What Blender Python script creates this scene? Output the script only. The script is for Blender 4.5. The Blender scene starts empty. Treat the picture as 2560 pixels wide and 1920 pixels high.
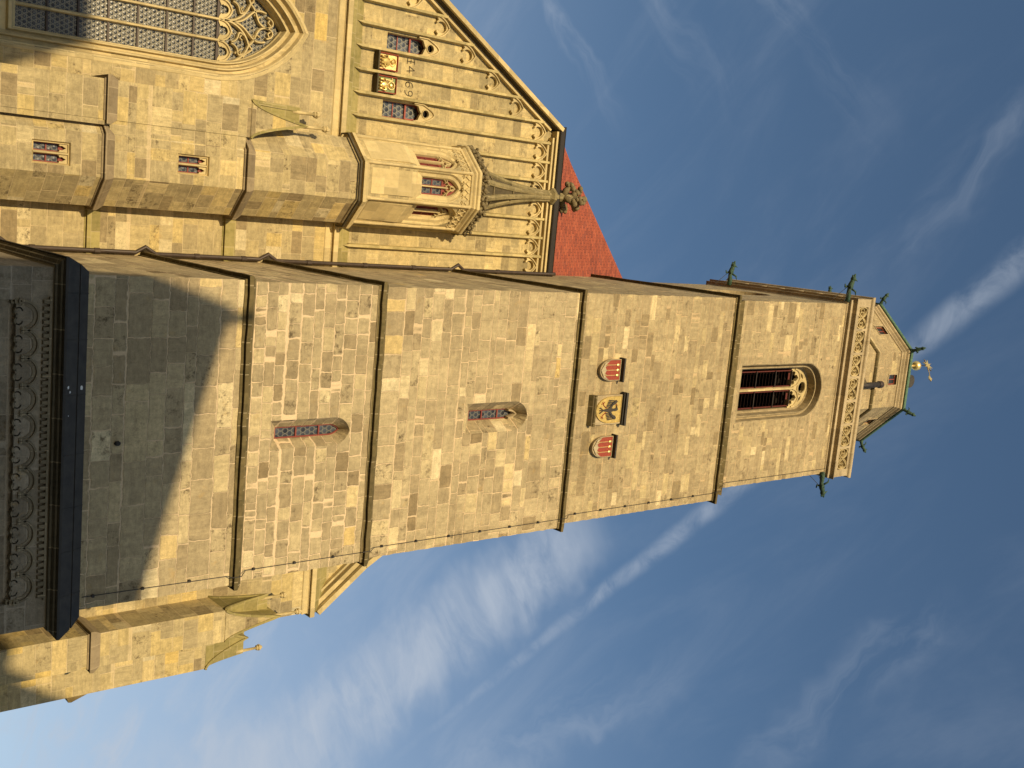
import bpy, bmesh, math, random
from mathutils import Vector, Matrix
from mathutils.geometry import tessellate_polygon
random.seed(7)
S = bpy.context.scene
R = math.radians

# ---------------------------------------------------------------- camera
# origin = the photographer's eye; x along the west front, y into the church, z up; ground at -1.6
cam_d = bpy.data.cameras.new('camera'); cam = bpy.data.objects.new('camera', cam_d)
S.collection.objects.link(cam); S.camera = cam
V_, H_, F_ = (3200., -130.), (-1580., 17340.), 2704.
zw = Vector((V_[0], V_[1], F_)).normalized()
xw = Vector((H_[0], H_[1], F_)); xw = (xw - zw * xw.dot(zw)).normalized()
yw = zw.cross(xw)
r_, d_, f_ = (Vector((xw[i], yw[i], zw[i])) for i in range(3))     # image right, image down, forward (the camera was held on its side)
cam.matrix_world = Matrix((( r_.x, -d_.x, -f_.x, 0), (r_.y, -d_.y, -f_.y, 0), (r_.z, -d_.z, -f_.z, 0), (0, 0, 0, 1)))
cam_d.sensor_fit = 'HORIZONTAL'; cam_d.sensor_width = 36; cam_d.lens = 36 * F_ / 2560
cam_d.clip_start = 0.1; cam_d.clip_end = 5000

# ---------------------------------------------------------------- light, sky
SUN = Vector((-0.39, -1.0, 0.18)).normalized()
EL = math.asin(SUN.z)
S.view_settings.view_transform = 'Standard'; S.view_settings.look = 'None'
S.view_settings.gamma = 1; S.view_settings.exposure = -0.05
sd = bpy.data.lights.new('sun', 'SUN'); so = bpy.data.objects.new('sun', sd); S.collection.objects.link(so)
sd.energy = 5.0; sd.angle = R(0.53); sd.color = (1.0, 0.80, 0.49)
so.rotation_euler = SUN.to_track_quat('Z', 'Y').to_euler(); so.location = (-40, -80, 60)

class NT:
    def __init__(s, t): s.t = t; s.n = t.nodes; s.l = t.links
    def node(s, typ, **kw):
        n = s.n.new(typ)
        for k, v in kw.items(): setattr(n, k, v)
        return n
    def put(s, sock, v):
        if isinstance(v, bpy.types.NodeSocket): s.l.new(v, sock)
        elif v is not None: sock.default_value = v
    def m(s, op, a, b=None, c=None, clamp=False):
        n = s.node('ShaderNodeMath', operation=op); n.use_clamp = clamp
        s.put(n.inputs[0], a); s.put(n.inputs[1], b); s.put(n.inputs[2], c); return n.outputs[0]
    def vec(s, x, y, z=0.0):
        n = s.node('ShaderNodeCombineXYZ'); s.put(n.inputs[0], x); s.put(n.inputs[1], y); s.put(n.inputs[2], z); return n.outputs[0]
    def sep(s, v):
        n = s.node('ShaderNodeSeparateXYZ'); s.put(n.inputs[0], v); return n.outputs
    def noise(s, v, scale, detail=2.0, rough=0.5, dim='3D', w=None, dist=0.0):
        n = s.node('ShaderNodeTexNoise', noise_dimensions=dim)
        if dim == '1D': s.put(n.inputs['W'], w)
        else: s.put(n.inputs['Vector'], v)
        n.inputs['Scale'].default_value = scale; n.inputs['Detail'].default_value = detail
        n.inputs['Roughness'].default_value = rough; n.inputs['Distortion'].default_value = dist
        return n.outputs[0]
    def white(s, v=None, w=None):
        n = s.node('ShaderNodeTexWhiteNoise', noise_dimensions='1D' if v is None else '3D')
        if v is None: s.put(n.inputs['W'], w)
        else: s.put(n.inputs['Vector'], v)
        return n.outputs[0]
    def rng(s, v, a, b, c=0.0, d=1.0, smooth=True):
        n = s.node('ShaderNodeMapRange', interpolation_type='SMOOTHSTEP' if smooth else 'LINEAR')
        s.put(n.inputs[0], v); s.put(n.inputs[1], a); s.put(n.inputs[2], b); s.put(n.inputs[3], c); s.put(n.inputs[4], d); return n.outputs[0]
    def ramp(s, v, cols, interp='LINEAR'):
        n = s.node('ShaderNodeValToRGB'); e = n.color_ramp.elements; n.color_ramp.interpolation = interp
        while len(e) < len(cols): e.new(0.5)
        for i, (p, c) in enumerate(cols): e[i].position = p; e[i].color = (*c, 1)
        s.put(n.inputs[0], v); return n.outputs[0]
    def mix(s, f, a, b, mode='MIX'):
        n = s.node('ShaderNodeMix', data_type='RGBA', blend_type=mode)
        s.put(n.inputs[0], f); s.put(n.inputs[6], (*a, 1) if isinstance(a, tuple) else a); s.put(n.inputs[7], (*b, 1) if isinstance(b, tuple) else b)
        return n.outputs[2]
    def scale(s, c, f): return s.mix(1.0, c, s.vec3(f), 'MULTIPLY')
    def vec3(s, f): return s.vec(f, f, f)

world = bpy.data.worlds.new('World'); S.world = world; world.use_nodes = True
W = NT(world.node_tree); W.n.clear()
out = W.node('ShaderNodeOutputWorld'); bg = W.node('ShaderNodeBackground')
sky = W.node('ShaderNodeTexSky', sky_type='NISHITA'); sky.sun_disc = False
sky.sun_elevation = EL; sky.sun_rotation = math.atan2(SUN.x, SUN.y)
sky.altitude = 400; sky.air_density = 1.0; sky.dust_density = 0.6; sky.ozone_density = 1.0
SKY_STRENGTH = 0.14
bg.inputs[1].default_value = SKY_STRENGTH
tc = W.node('ShaderNodeTexCoord')
gx, gy, gz = W.sep(tc.outputs['Generated'])
gz = W.m('MAXIMUM', gz, 0.05)
px, py = W.m('DIVIDE', gx, gz), W.m('DIVIDE', gy, gz)            # a flat cloud layer overhead: straight trails stay straight
P2 = W.vec(px, py)
def band(a, b, wa, wb, ends, nscale, stretch, lo, hi, gain, edge=0.6, wob=0.02):
    ax, ay = a; bx, by = b; L = math.hypot(bx - ax, by - ay); tx, ty = (bx - ax) / L, (by - ay) / L
    qx, qy = W.m('SUBTRACT', px, ax), W.m('SUBTRACT', py, ay)
    s_ = W.m('ADD', W.m('MULTIPLY', qx, tx), W.m('MULTIPLY', qy, ty))
    c_ = W.m('SUBTRACT', W.m('MULTIPLY', qy, tx), W.m('MULTIPLY', qx, ty))
    wn = W.noise(P2, 9.0, 3, 0.6)
    c_ = W.m('ADD', c_, W.m('MULTIPLY', W.m('SUBTRACT', wn, 0.5), wob))
    hw = W.rng(s_, 0.0, L, wa, wb, False)
    prof = W.rng(W.m('DIVIDE', W.m('ABSOLUTE', c_), hw), 1.0, edge * 0.3, 0.0, 1.0)
    e1 = W.rng(s_, -ends[0], ends[0] * 0.6 + 1e-3, 0.0, 1.0); e2 = W.rng(s_, L + ends[1], L - ends[1] * 2.2 - 1e-3, 0.0, 1.0)
    nv = W.vec(W.m('MULTIPLY', s_, stretch[0]), W.m('MULTIPLY', c_, stretch[1]), 3.1 * ax + by)
    n = W.rng(W.noise(nv, nscale, 5, 0.6, dist=0.6), lo, hi, 0.0, 1.0)
    r = W.m('MULTIPLY', W.m('MULTIPLY', prof, n), W.m('MULTIPLY', e1, e2))
    return W.m('MULTIPLY', r, gain)
bands = [
    band((-0.30, 0.165), (0.83, 1.29), 0.028, 0.009, (0.1, 0.34), 24, (0.8, 1.0), 0.20, 0.74, 0.42, 0.4, 0.012),   # the contrail
    band((0.42, 1.00), (1.30, 1.98), 0.080, 0.15, (0.10, 0.30), 8, (1.25, 0.7), 0.12, 0.80, 0.85, 0.5, 0.10),      # the old spread trail
    band((-0.30, 1.17), (-0.15, 1.02), 0.016, 0.03, (0.06, 0.08), 8, (0.7, 3), 0.35, 0.75, 0.34, 0.9, 0.05),
    band((-0.30, 0.98), (-0.17, 0.85), 0.03, 0.05, (0.08, 0.1), 7, (0.7, 3), 0.35, 0.75, 0.26, 0.6, 0.06),
    band((-0.28, 0.80), (-0.13, 0.64), 0.015, 0.03, (0.06, 0.08), 8, (0.7, 3), 0.35, 0.75, 0.22, 0.9, 0.05),
    band((-0.15, 0.46), (0.03, 0.62), 0.035, 0.035, (0.05, 0.05), 9, (0.8, 2), 0.36, 0.80, 0.22, 0.6, 0.06),
    band((0.36, 0.50), (0.62, 0.70), 0.04, 0.05, (0.06, 0.1), 8, (0.8, 2), 0.34, 0.82, 0.27, 0.5, 0.07),
    band((1.10, 1.75), (2.2, 3.4), 0.16, 0.30, (0.2, 0.6), 3, (1.0, 1.6), 0.20, 0.75, 0.75, 0.5, 0.10),
    band((0.72, 1.02), (1.25, 1.30), 0.05, 0.08, (0.1, 0.2), 7, (0.8, 2), 0.36, 0.82, 0.20, 0.5, 0.08),
    band((0.55, 0.83), (1.35, 1.75), 0.05, 0.09, (0.1, 0.3), 7, (0.6, 2.4), 0.34, 0.8, 0.26, 0.6, 0.08)]
veil = W.rng(W.noise(W.vec(W.m('MULTIPLY', W.m('ADD', px, py), 0.8), W.m('MULTIPLY', W.m('SUBTRACT', py, px), 2.6)), 2.2, 6, 0.62, dist=0.5), 0.42, 0.85, 0.0, 0.20)
low = W.rng(gz, 0.75, 0.25, 0.0, 1.0)
cl = W.m('ADD', W.m('MULTIPLY', veil, W.m('ADD', 0.55, W.m('MULTIPLY', low, 1.6))), W.m('MULTIPLY', low, 0.50))
for b_ in bands: cl = W.m('ADD', cl, W.m('MULTIPLY', b_, W.m('SUBTRACT', 1.0, cl)))
cl = W.m('MINIMUM', cl, 0.85)
k = 1.0 / SKY_STRENGTH
hs = W.node('ShaderNodeHueSaturation'); hs.inputs['Saturation'].default_value = 1.12; hs.inputs['Value'].default_value = 1.24
W.l.new(sky.outputs[0], hs.inputs['Color'])
tint = W.mix(1.0, hs.outputs[0], (0.97, 0.97, 1.03), 'MULTIPLY')
W.l.new(W.mix(cl, tint, (0.52 * k, 0.58 * k, 0.67 * k)), bg.inputs[0]); W.l.new(bg.outputs[0], out.inputs[0])

# ---------------------------------------------------------------- materials
def new_mat(name):
    m = bpy.data.materials.new(name); m.use_nodes = True; t = NT(m.node_tree); t.n.clear()
    o = t.node('ShaderNodeOutputMaterial'); b = t.node('ShaderNodeBsdfPrincipled'); t.l.new(b.outputs[0], o.inputs[0])
    return m, t, b
def bump(t, b, h, strength, dist):
    n = t.node('ShaderNodeBump'); n.inputs['Strength'].default_value = strength; n.inputs['Distance'].default_value = dist
    t.put(n.inputs['Height'], h); t.l.new(n.outputs[0], b.inputs['Normal'])
def wall_uv(t):
    g = t.node('ShaderNodeNewGeometry'); p = t.sep(g.outputs['Position']); n = t.sep(g.outputs['True Normal'])
    ln = t.m('ADD', t.m('SQRT', t.m('ADD', t.m('MULTIPLY', n[0], n[0]), t.m('MULTIPLY', n[1], n[1]))), 1e-4)
    u = t.m('DIVIDE', t.m('SUBTRACT', t.m('MULTIPLY', n[0], p[1]), t.m('MULTIPLY', n[1], p[0])), ln)
    return g.outputs['Position'], u, p[2], n
def masonry(name, h, w, cols, mortar, mw, wob=0.05, mort_amt=1.0, grain=0.5, bstr=0.5, seed=0.0):
    m, t, b = new_mat(name); pos, u, z, n = wall_uv(t)
    seedp = t.m('ADD', t.m('MULTIPLY', t.m('ROUND', t.m('MULTIPLY', n[0], 2.0)), 11.3), seed)
    wv = t.noise(pos, 2.6, 3, 0.6); wv2 = t.noise(pos, 3.4, 3, 0.6, dist=0.3)
    u = t.m('ADD', u, t.m('MULTIPLY', t.m('SUBTRACT', wv, 0.5), wob)); zq = t.m('ADD', z, t.m('MULTIPLY', t.m('SUBTRACT', wv2, 0.5), wob))
    n1 = t.noise(None, 0.9, 2, 0.5, '1D', t.m('ADD', zq, seed + 4.0))
    zz = t.m('ADD', t.m('DIVIDE', zq, h), t.m('MULTIPLY', n1, 1.7)); r = t.m('FLOOR', zz); fz = t.m('SUBTRACT', zz, r)
    wn = t.white(w=t.m('ADD', r, seedp)); wr = t.m('MULTIPLY', t.m('ADD', 0.72, t.m('MULTIPLY', wn, 0.65)), w)
    uu = t.m('ADD', t.m('DIVIDE', u, wr), t.m('MULTIPLY', wn, 53.7))
    n2 = t.noise(None, 0.85, 1, 0.5, '1D', t.m('ADD', uu, t.m('MULTIPLY', r, 17.31)))
    uu = t.m('ADD', uu, t.m('MULTIPLY', n2, 1.5)); c = t.m('FLOOR', uu); fu = t.m('SUBTRACT', uu, c)
    cell = t.white(t.vec(c, r, seedp)); cell2 = t.white(t.vec(r, c, t.m('ADD', seedp, 5.0)))
    dz = t.m('MULTIPLY', t.m('MINIMUM', fz, t.m('SUBTRACT', 1.0, fz)), h); du = t.m('MULTIPLY', t.m('MINIMUM', fu, t.m('SUBTRACT', 1.0, fu)), wr)
    d = t.m('SMOOTH_MIN', dz, du, 0.05)
    fine = t.noise(pos, 22, 5, 0.7)
    streak = t.noise(t.vec(t.m('MULTIPLY', u, 2.6), t.m('MULTIPLY', z, 0.16), 0.0), 1.0, 5, 0.65)
    jw = t.m('MAXIMUM', t.m('ADD', mw, t.m('MULTIPLY', t.m('SUBTRACT', t.noise(pos, 1.6, 3, 0.6), 0.5), mw * 2.4)), mw * 0.2)
    mm = t.rng(t.m('ADD', d, t.m('MULTIPLY', t.m('SUBTRACT', fine, 0.5), mw * 0.7)), t.m('MULTIPLY', jw, 0.35), t.m('MULTIPLY', jw, 1.15), 1.0, 0.0)
    mm = t.m('MULTIPLY', mm, mort_amt)
    col = t.ramp(cell, cols, 'LINEAR')
    bed = t.noise(t.vec(t.m('MULTIPLY', u, 1.6), t.m('MULTIPLY', z, 11.0), t.m('MULTIPLY', cell2, 90.0)), 1.0, 4, 0.65)
    drip = t.noise(t.vec(t.m('MULTIPLY', u, 13.0), t.m('MULTIPLY', z, 1.1), t.m('MULTIPLY', cell, 40.0)), 1.0, 4, 0.65)
    mott = t.noise(pos, 5.0, 6, 0.7)
    pick = t.m('GREATER_THAN', cell2, 0.22)
    gr = t.m('ADD', t.m('MULTIPLY', bed, pick), t.m('MULTIPLY', drip, t.m('SUBTRACT', 1.0, pick)))
    f = t.m('MULTIPLY', t.rng(gr, 0.25, 0.75, 1 - grain * 0.28, 1 + grain * 0.2, False), t.m('MULTIPLY', t.rng(mott, 0.25, 0.75, 0.70, 1.28, False), t.rng(fine, 0.25, 0.75, 0.84, 1.16, False)))
    big = t.noise(pos, 0.35, 3, 0.6); f = t.m('MULTIPLY', f, t.m('MULTIPLY', t.rng(big, 0.3, 0.7, 0.88, 1.09, False), t.rng(streak, 0.3, 0.7, 0.88, 1.10, False)))
    col = t.scale(col, f)
    crust = t.m('MULTIPLY', t.rng(t.noise(pos, 3.6, 7, 0.8), 0.50, 0.66), t.rng(cell2, 0.62, 0.97, 0.10, 1.0))
    col = t.mix(crust, col, (0.115, 0.085, 0.045))
    pits = t.m('MULTIPLY', t.rng(t.noise(t.vec(t.m('MULTIPLY', u, 1.5), z, t.m('MULTIPLY', cell2, 30.0)), 15, 4, 0.7), 0.60, 0.72, 0.0, 0.85), t.rng(cell, 0.2, 1.0, 0.35, 1.0, False)); col = t.mix(pits, col, (0.09, 0.065, 0.035))
    ochre = t.m('MULTIPLY', t.rng(t.noise(pos, 1.7, 5, 0.7), 0.60, 0.75), 0.35); col = t.mix(ochre, col, (0.46, 0.29, 0.09))
    col = t.mix(mm, col, t.scale(t.mix(0.0, mortar, mortar), t.rng(fine, 0.2, 0.8, 0.75, 1.2, False)))
    t.l.new(col, b.inputs['Base Color']); b.inputs['Roughness'].default_value = 0.9; b.inputs['Specular IOR Level'].default_value = 0.25
    hgt = t.m('ADD', t.m('MULTIPLY', mm, -0.55), t.m('ADD', t.m('MULTIPLY', mott, 0.5), t.m('ADD', t.m('MULTIPLY', fine, 0.3), t.m('MULTIPLY', cell, 0.45))))
    bump(t, b, hgt, min(1.0, bstr * 1.5), 0.042)
    return m
def dressed(name, col, dark, amt=0.55, joints=0.9, sc=1.0, rough=0.88, bs=0.35):
    m, t, b = new_mat(name); pos, u, z, n = wall_uv(t)
    a = t.noise(pos, 4.0 * sc, 6, 0.7); s2 = t.noise(t.vec(t.m('MULTIPLY', u, 6.0), t.m('MULTIPLY', z, 1.0), 0), 1.0, 4, 0.6); l = t.noise(pos, 0.8 * sc, 3, 0.6)
    f = t.m('ADD', t.m('MULTIPLY', a, 0.5), t.m('ADD', t.m('MULTIPLY', s2, 0.25), t.m('MULTIPLY', l, 0.25)))
    c = t.mix(t.m('MULTIPLY', t.rng(f, 0.40, 0.66), amt), col, dark)
    c = t.mix(t.rng(t.noise(pos, 30, 3), 0.66, 0.75, 0, 0.5), c, tuple(x * 0.35 for x in dark))
    if joints:
        rz = t.m('DIVIDE', t.m('ADD', z, 0.31), joints * 0.72); r = t.m('FLOOR', rz); fz = t.m('SUBTRACT', rz, r)
        q = t.m('ADD', t.m('DIVIDE', u, joints), t.m('MULTIPLY', t.white(w=r), 7.0)); ci = t.m('FLOOR', q); fr = t.m('SUBTRACT', q, ci)
        c = t.scale(c, t.m('ADD', 0.80, t.m('MULTIPLY', t.white(t.vec(ci, r, 2.0)), 0.38)))
        e = t.m('MINIMUM', t.m('MINIMUM', fr, t.m('SUBTRACT', 1.0, fr)), t.m('MINIMUM', fz, t.m('SUBTRACT', 1.0, fz)))
        c = t.mix(t.rng(e, 0.006, 0.02, 0.5, 0.0), c, (0.5, 0.4, 0.24))
    t.l.new(c, b.inputs['Base Color']); b.inputs['Roughness'].default_value = rough; b.inputs['Specular IOR Level'].default_value = 0.25
    bump(t, b, t.m('ADD', a, t.m('MULTIPLY', t.noise(pos, 25, 4, 0.7), 0.4)), bs, 0.02)
    return m
def paint(name, col, rough=0.5, metal=0.0, var=0.3, spec=0.4, bs=0.15, sc=8.0):
    m, t, b = new_mat(name); g = t.node('ShaderNodeNewGeometry'); a = t.noise(g.outputs['Position'], sc, 5, 0.65)
    t.l.new(t.scale(t.mix(0.0, col, col), t.rng(a, 0.25, 0.75, 1 - var, 1 + var, False)), b.inputs['Base Color'])
    b.inputs['Metallic'].default_value = metal; t.l.new(t.rng(a, 0.2, 0.8, rough * 0.8, min(1, rough * 1.25), False), b.inputs['Roughness']); b.inputs['Specular IOR Level'].default_value = spec
    bump(t, b, a, bs, 0.02); return m
def hexglass(name, pitch, ring_lo, ring_hi, lead, glass, spark, bull=True):
    m, t, b = new_mat(name); pos, u, z, n = wall_uv(t)
    hx, hz = pitch, pitch * math.sqrt(3)
    def cell(ou, oz):
        a = t.m('SUBTRACT', t.m('FRACT', t.m('ADD', t.m('DIVIDE', u, hx), ou)), 0.5); c = t.m('SUBTRACT', t.m('FRACT', t.m('ADD', t.m('DIVIDE', z, hz), oz)), 0.5)
        a, c = t.m('MULTIPLY', a, hx), t.m('MULTIPLY', c, hz)
        return t.m('SQRT', t.m('ADD', t.m('MULTIPLY', a, a), t.m('MULTIPLY', c, c))), t.m('FLOOR', t.m('ADD', t.m('DIVIDE', u, hx), ou)), t.m('FLOOR', t.m('ADD', t.m('DIVIDE', z, hz), oz))
    d1, a1, b1 = cell(0.0, 0.0); d2, a2, b2 = cell(0.5, 0.5)
    d = t.m('DIVIDE', t.m('MINIMUM', d1, d2), pitch * 0.5)
    s1 = t.m('LESS_THAN', d1, d2)
    idv = t.vec(t.m('ADD', t.m('MULTIPLY', a1, s1), t.m('MULTIPLY', t.m('ADD', a2, 100.0), t.m('SUBTRACT', 1.0, s1))), t.m('ADD', t.m('MULTIPLY', b1, s1), t.m('MULTIPLY', b2, t.m('SUBTRACT', 1.0, s1))), 1.0)
    rnd = t.white(idv); wv = t.noise(pos, 7, 3)
    leadm = t.rng(t.m('ABSOLUTE', t.m('SUBTRACT', d, (ring_lo + ring_hi) / 2)), (ring_hi - ring_lo) / 2 + 0.06, (ring_hi - ring_lo) / 2 - 0.03, 0.0, 1.0)
    c = t.scale(t.mix(0.0, glass, glass), t.rng(rnd, 0.0, 1.0, 0.35, 1.5, False))
    if bull:
        c = t.mix(t.rng(d, 0.34, 0.12, 0.0, t.rng(rnd, 0.2, 1.0, 0.0, 0.75, False)), c, spark)  # sparkle painted into the colour at each bullseye centre
        c = t.mix(t.m('MULTIPLY', t.rng(d, 0.92, 1.06), 0.7), c, (0.035, 0.038, 0.040))
    c = t.mix(leadm, c, lead)
    t.l.new(c, b.inputs['Base Color']); t.l.new(t.rng(leadm, 0.0, 1.0, 0.30, 0.7, False), b.inputs['Roughness'])
    t.l.new(t.rng(leadm, 0.0, 1.0, 0.36, 0.2, False), b.inputs['Specular IOR Level'])
    hh = t.m('ADD', t.m('MULTIPLY', t.m('COSINE', t.m('MULTIPLY', d, 3.2)), 0.5), t.m('ADD', t.m('MULTIPLY', rnd, 0.6), t.m('MULTIPLY', wv, 0.9)))
    bump(t, b, hh, 0.4, pitch * 0.10)
    return m
def tiles(name):
    m, t, b = new_mat(name); pos, u, z, n = wall_uv(t)
    s = t.m('MULTIPLY', z, 1.22); zz = t.m('DIVIDE', s, 0.30); r = t.m('FLOOR', zz); fz = t.m('SUBTRACT', zz, r)
    uu = t.m('ADD', t.m('DIVIDE', u, 0.34), t.m('MULTIPLY', t.m('MODULO', r, 2.0), 0.5)); c = t.m('FLOOR', uu); fu = t.m('SUBTRACT', uu, c)
    rnd = t.white(t.vec(c, r, 0))
    col = t.ramp(rnd, [(0, (0.22, 0.050, 0.024)), (0.15, (0.31, 0.068, 0.030)), (0.5, (0.35, 0.078, 0.033)), (0.85, (0.39, 0.095, 0.042)), (1, (0.25, 0.062, 0.034))])
    gap = t.m('MAXIMUM', t.rng(fz, 0.30, 0.0, 0.0, 0.8), t.rng(t.m('ABSOLUTE', t.m('SUBTRACT', fu, 0.5)), 0.40, 0.5, 0.0, 0.55))
    col = t.mix(gap, col, (0.09, 0.028, 0.018)); col = t.scale(col, t.rng(t.noise(pos, 1.2, 4), 0.3, 0.7, 0.85, 1.12, False))
    t.l.new(col, b.inputs['Base Color']); b.inputs['Roughness'].default_value = 0.75
    bump(t, b, t.m('SUBTRACT', t.m('MULTIPLY', fz, -0.6), gap), 0.7, 0.03); return m

TWC = [(0, (0.232, 0.171, 0.087)), (0.06, (0.342, 0.265, 0.147)), (0.32, (0.387, 0.306, 0.172)), (0.60, (0.420, 0.335, 0.187)), (0.80, (0.467, 0.372, 0.207)), (0.91, (0.536, 0.428, 0.228)), (0.97, (0.662, 0.551, 0.323)), (1, (0.557, 0.403, 0.157))]
TW1 = masonry('lower_tower_masonry', 0.58, 1.05, TWC, (0.672, 0.510, 0.308), 0.028, 0.15, 0.85, 0.6, 0.6, 3.0)
TW = masonry('tower_masonry', 0.44, 0.74, TWC, (0.694, 0.525, 0.313), 0.030, 0.15, 1.0, 0.6, 0.6)
TM = masonry('middle_tower_masonry', 0.46, 0.86, TWC, (0.652, 0.490, 0.284), 0.025, 0.13, 0.9, 0.6, 0.55, 55.0)
TU = masonry('upper_tower_masonry', 0.37, 0.78, [(0, (0.257, 0.194, 0.099)), (0.10, (0.342, 0.265, 0.145)), (0.5, (0.391, 0.308, 0.169)), (0.82, (0.430, 0.340, 0.183)), (0.93, (0.504, 0.398, 0.199)), (1, (0.630, 0.510, 0.284))], (0.589, 0.428, 0.232), 0.018, 0.11, 0.75, 0.7, 0.55, 31.0)
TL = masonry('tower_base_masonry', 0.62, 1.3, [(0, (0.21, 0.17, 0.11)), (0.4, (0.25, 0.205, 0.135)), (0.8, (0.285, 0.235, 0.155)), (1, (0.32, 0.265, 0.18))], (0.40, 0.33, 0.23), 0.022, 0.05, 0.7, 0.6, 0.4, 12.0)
NV = masonry('nave_ashlar', 0.52, 1.0, [(0, (0.27, 0.205, 0.108)), (0.12, (0.345, 0.275, 0.148)), (0.38, (0.415, 0.335, 0.178)), (0.66, (0.465, 0.37, 0.185)), (0.84, (0.525, 0.40, 0.165)), (0.93, (0.56, 0.47, 0.28)), (1, (0.60, 0.43, 0.14))], (0.62, 0.485, 0.275), 0.013, 0.03, 0.75, 0.8, 0.4, 70.0)
GB = masonry('gable_ashlar', 0.55, 1.1, [(0, (0.29, 0.23, 0.12)), (0.12, (0.37, 0.30, 0.155)), (0.5, (0.45, 0.36, 0.18)), (0.85, (0.51, 0.40, 0.19)), (1, (0.58, 0.46, 0.22))], (0.55, 0.44, 0.235), 0.012, 0.025, 0.7, 0.7, 0.3, 90.0)
DN = dressed('dressed_sandstone', (0.55, 0.435, 0.215), (0.38, 0.30, 0.145), 0.7, 0.95)
DT = dressed('dressed_tower_stone', (0.42, 0.335, 0.20), (0.27, 0.205, 0.11), 0.8, 0.9)
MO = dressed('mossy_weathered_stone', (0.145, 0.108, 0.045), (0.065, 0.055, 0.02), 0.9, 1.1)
OL = dressed('olive_stained_stone', (0.33, 0.27, 0.105), (0.19, 0.165, 0.05), 0.8, 1.0)
SPM = dressed('grey_olive_spire_stone', (0.255, 0.205, 0.10), (0.13, 0.11, 0.05), 0.9, 0.7)
GRM = dressed('grimy_reveal_stone', (0.33, 0.26, 0.145), (0.20, 0.155, 0.08), 0.85, 0.5)
WBR = dressed('brown_weathering_stone', (0.27, 0.21, 0.125), (0.17, 0.13, 0.075), 0.8, 0.9)
RB = dressed('gable_rib_stone', (0.50, 0.40, 0.185), (0.27, 0.225, 0.09), 0.8, 0.9)
BF_ = dressed('dark_base_stone', (0.235, 0.19, 0.115), (0.14, 0.115, 0.065), 0.8, 1.1)  # darker stone tone for billets and arch frieze
BM = dressed('dark_base_moulding', (0.13, 0.105, 0.06), (0.06, 0.05, 0.03), 0.8, 1.3)
BK = dressed('black_crust_and_shade_stone', (0.10, 0.08, 0.045), (0.045, 0.036, 0.02), 0.8, 0)  # crust colour, also painted as shade in string gaps and under drips
CR = dressed('carved_crusted_stone', (0.21, 0.165, 0.085), (0.09, 0.07, 0.035), 0.9, 0, 3.0)
SL = paint('dark_slate', (0.050, 0.045, 0.037), 0.7, 0, 0.4, 0.25, 0.3, 3.0)
CU = paint('green_copper', (0.040, 0.078, 0.050), 0.7, 0, 0.7, 0.3, 0.4, 9.0)
CB = paint('brown_copper_pipe', (0.055, 0.038, 0.027), 0.5, 0.2, 0.35, 0.4, 0.1, 4.0)
IR = paint('dark_iron', (0.035, 0.03, 0.025), 0.6, 0.3, 0.3)
RD = paint('red_oxide_paint', (0.30, 0.065, 0.042), 0.6, 0, 0.2)
RS = paint('red_shield_paint', (0.27, 0.050, 0.028), 0.7, 0, 0.35, 0.3, 0.2, 12.0)
GO = paint('gilding', (0.95, 0.70, 0.26), 0.34, 0.75, 0.12, 0.5, 0.3, 14.0)
GF = paint('yellow_gold_ground', (0.52, 0.37, 0.11), 0.5, 0.25, 0.3, 0.4, 0.2, 10.0)
EB = paint('black_heraldic_paint', (0.045, 0.036, 0.024), 0.6, 0, 0.2)
WH = paint('pale_shield_tip', (0.40, 0.33, 0.20), 0.7, 0, 0.3, 0.3, 0.2, 12.0)
LV = paint('dark_louvre_wood', (0.026, 0.014, 0.011), 0.85, 0, 0.4, 0.1)
GR = paint('bottle_green_ground', (0.20, 0.24, 0.09), 0.45, 0.2, 0.25)
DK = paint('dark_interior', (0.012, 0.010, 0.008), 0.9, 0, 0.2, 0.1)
BU = hexglass('bullseye_glass', 0.185, 0.78, 0.92, (0.40, 0.355, 0.24), (0.022, 0.026, 0.030), (0.34, 0.29, 0.17))
HX = hexglass('hexagon_leaded_glass', 0.25, 0.85, 0.98, (0.27, 0.26, 0.21), (0.062, 0.072, 0.09), (0.3, 0.3, 0.3), False)
TI = tiles('red_roof_tiles')
PLA = paint('house_plaster', (0.55, 0.48, 0.36), 0.9, 0, 0.12, 0.2, 0.1, 2.0)
GL = paint('window_glass', (0.04, 0.045, 0.05), 0.08, 0, 0.2, 0.6, 0.05)
RDD = paint('dark_red_paint', (0.20, 0.042, 0.030), 0.65, 0, 0.25)
HXD = hexglass('dark_hexagon_glass', 0.20, 0.86, 0.99, (0.16, 0.155, 0.13), (0.045, 0.052, 0.066), (0.3, 0.3, 0.3), False)
LVR = paint('dull_red_louvre_frame', (0.105, 0.026, 0.020), 0.75, 0, 0.3, 0.2)
GTR = paint('black_weathered_gutter', (0.022, 0.017, 0.013), 0.6, 0, 0.4, 0.3)
CUR = paint('pale_copper_eaves', (0.085, 0.155, 0.095), 0.7, 0, 0.55, 0.3, 0.3, 6.0)
WHT = paint('white_lime', (0.7, 0.7, 0.66), 0.8, 0, 0.2)
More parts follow.
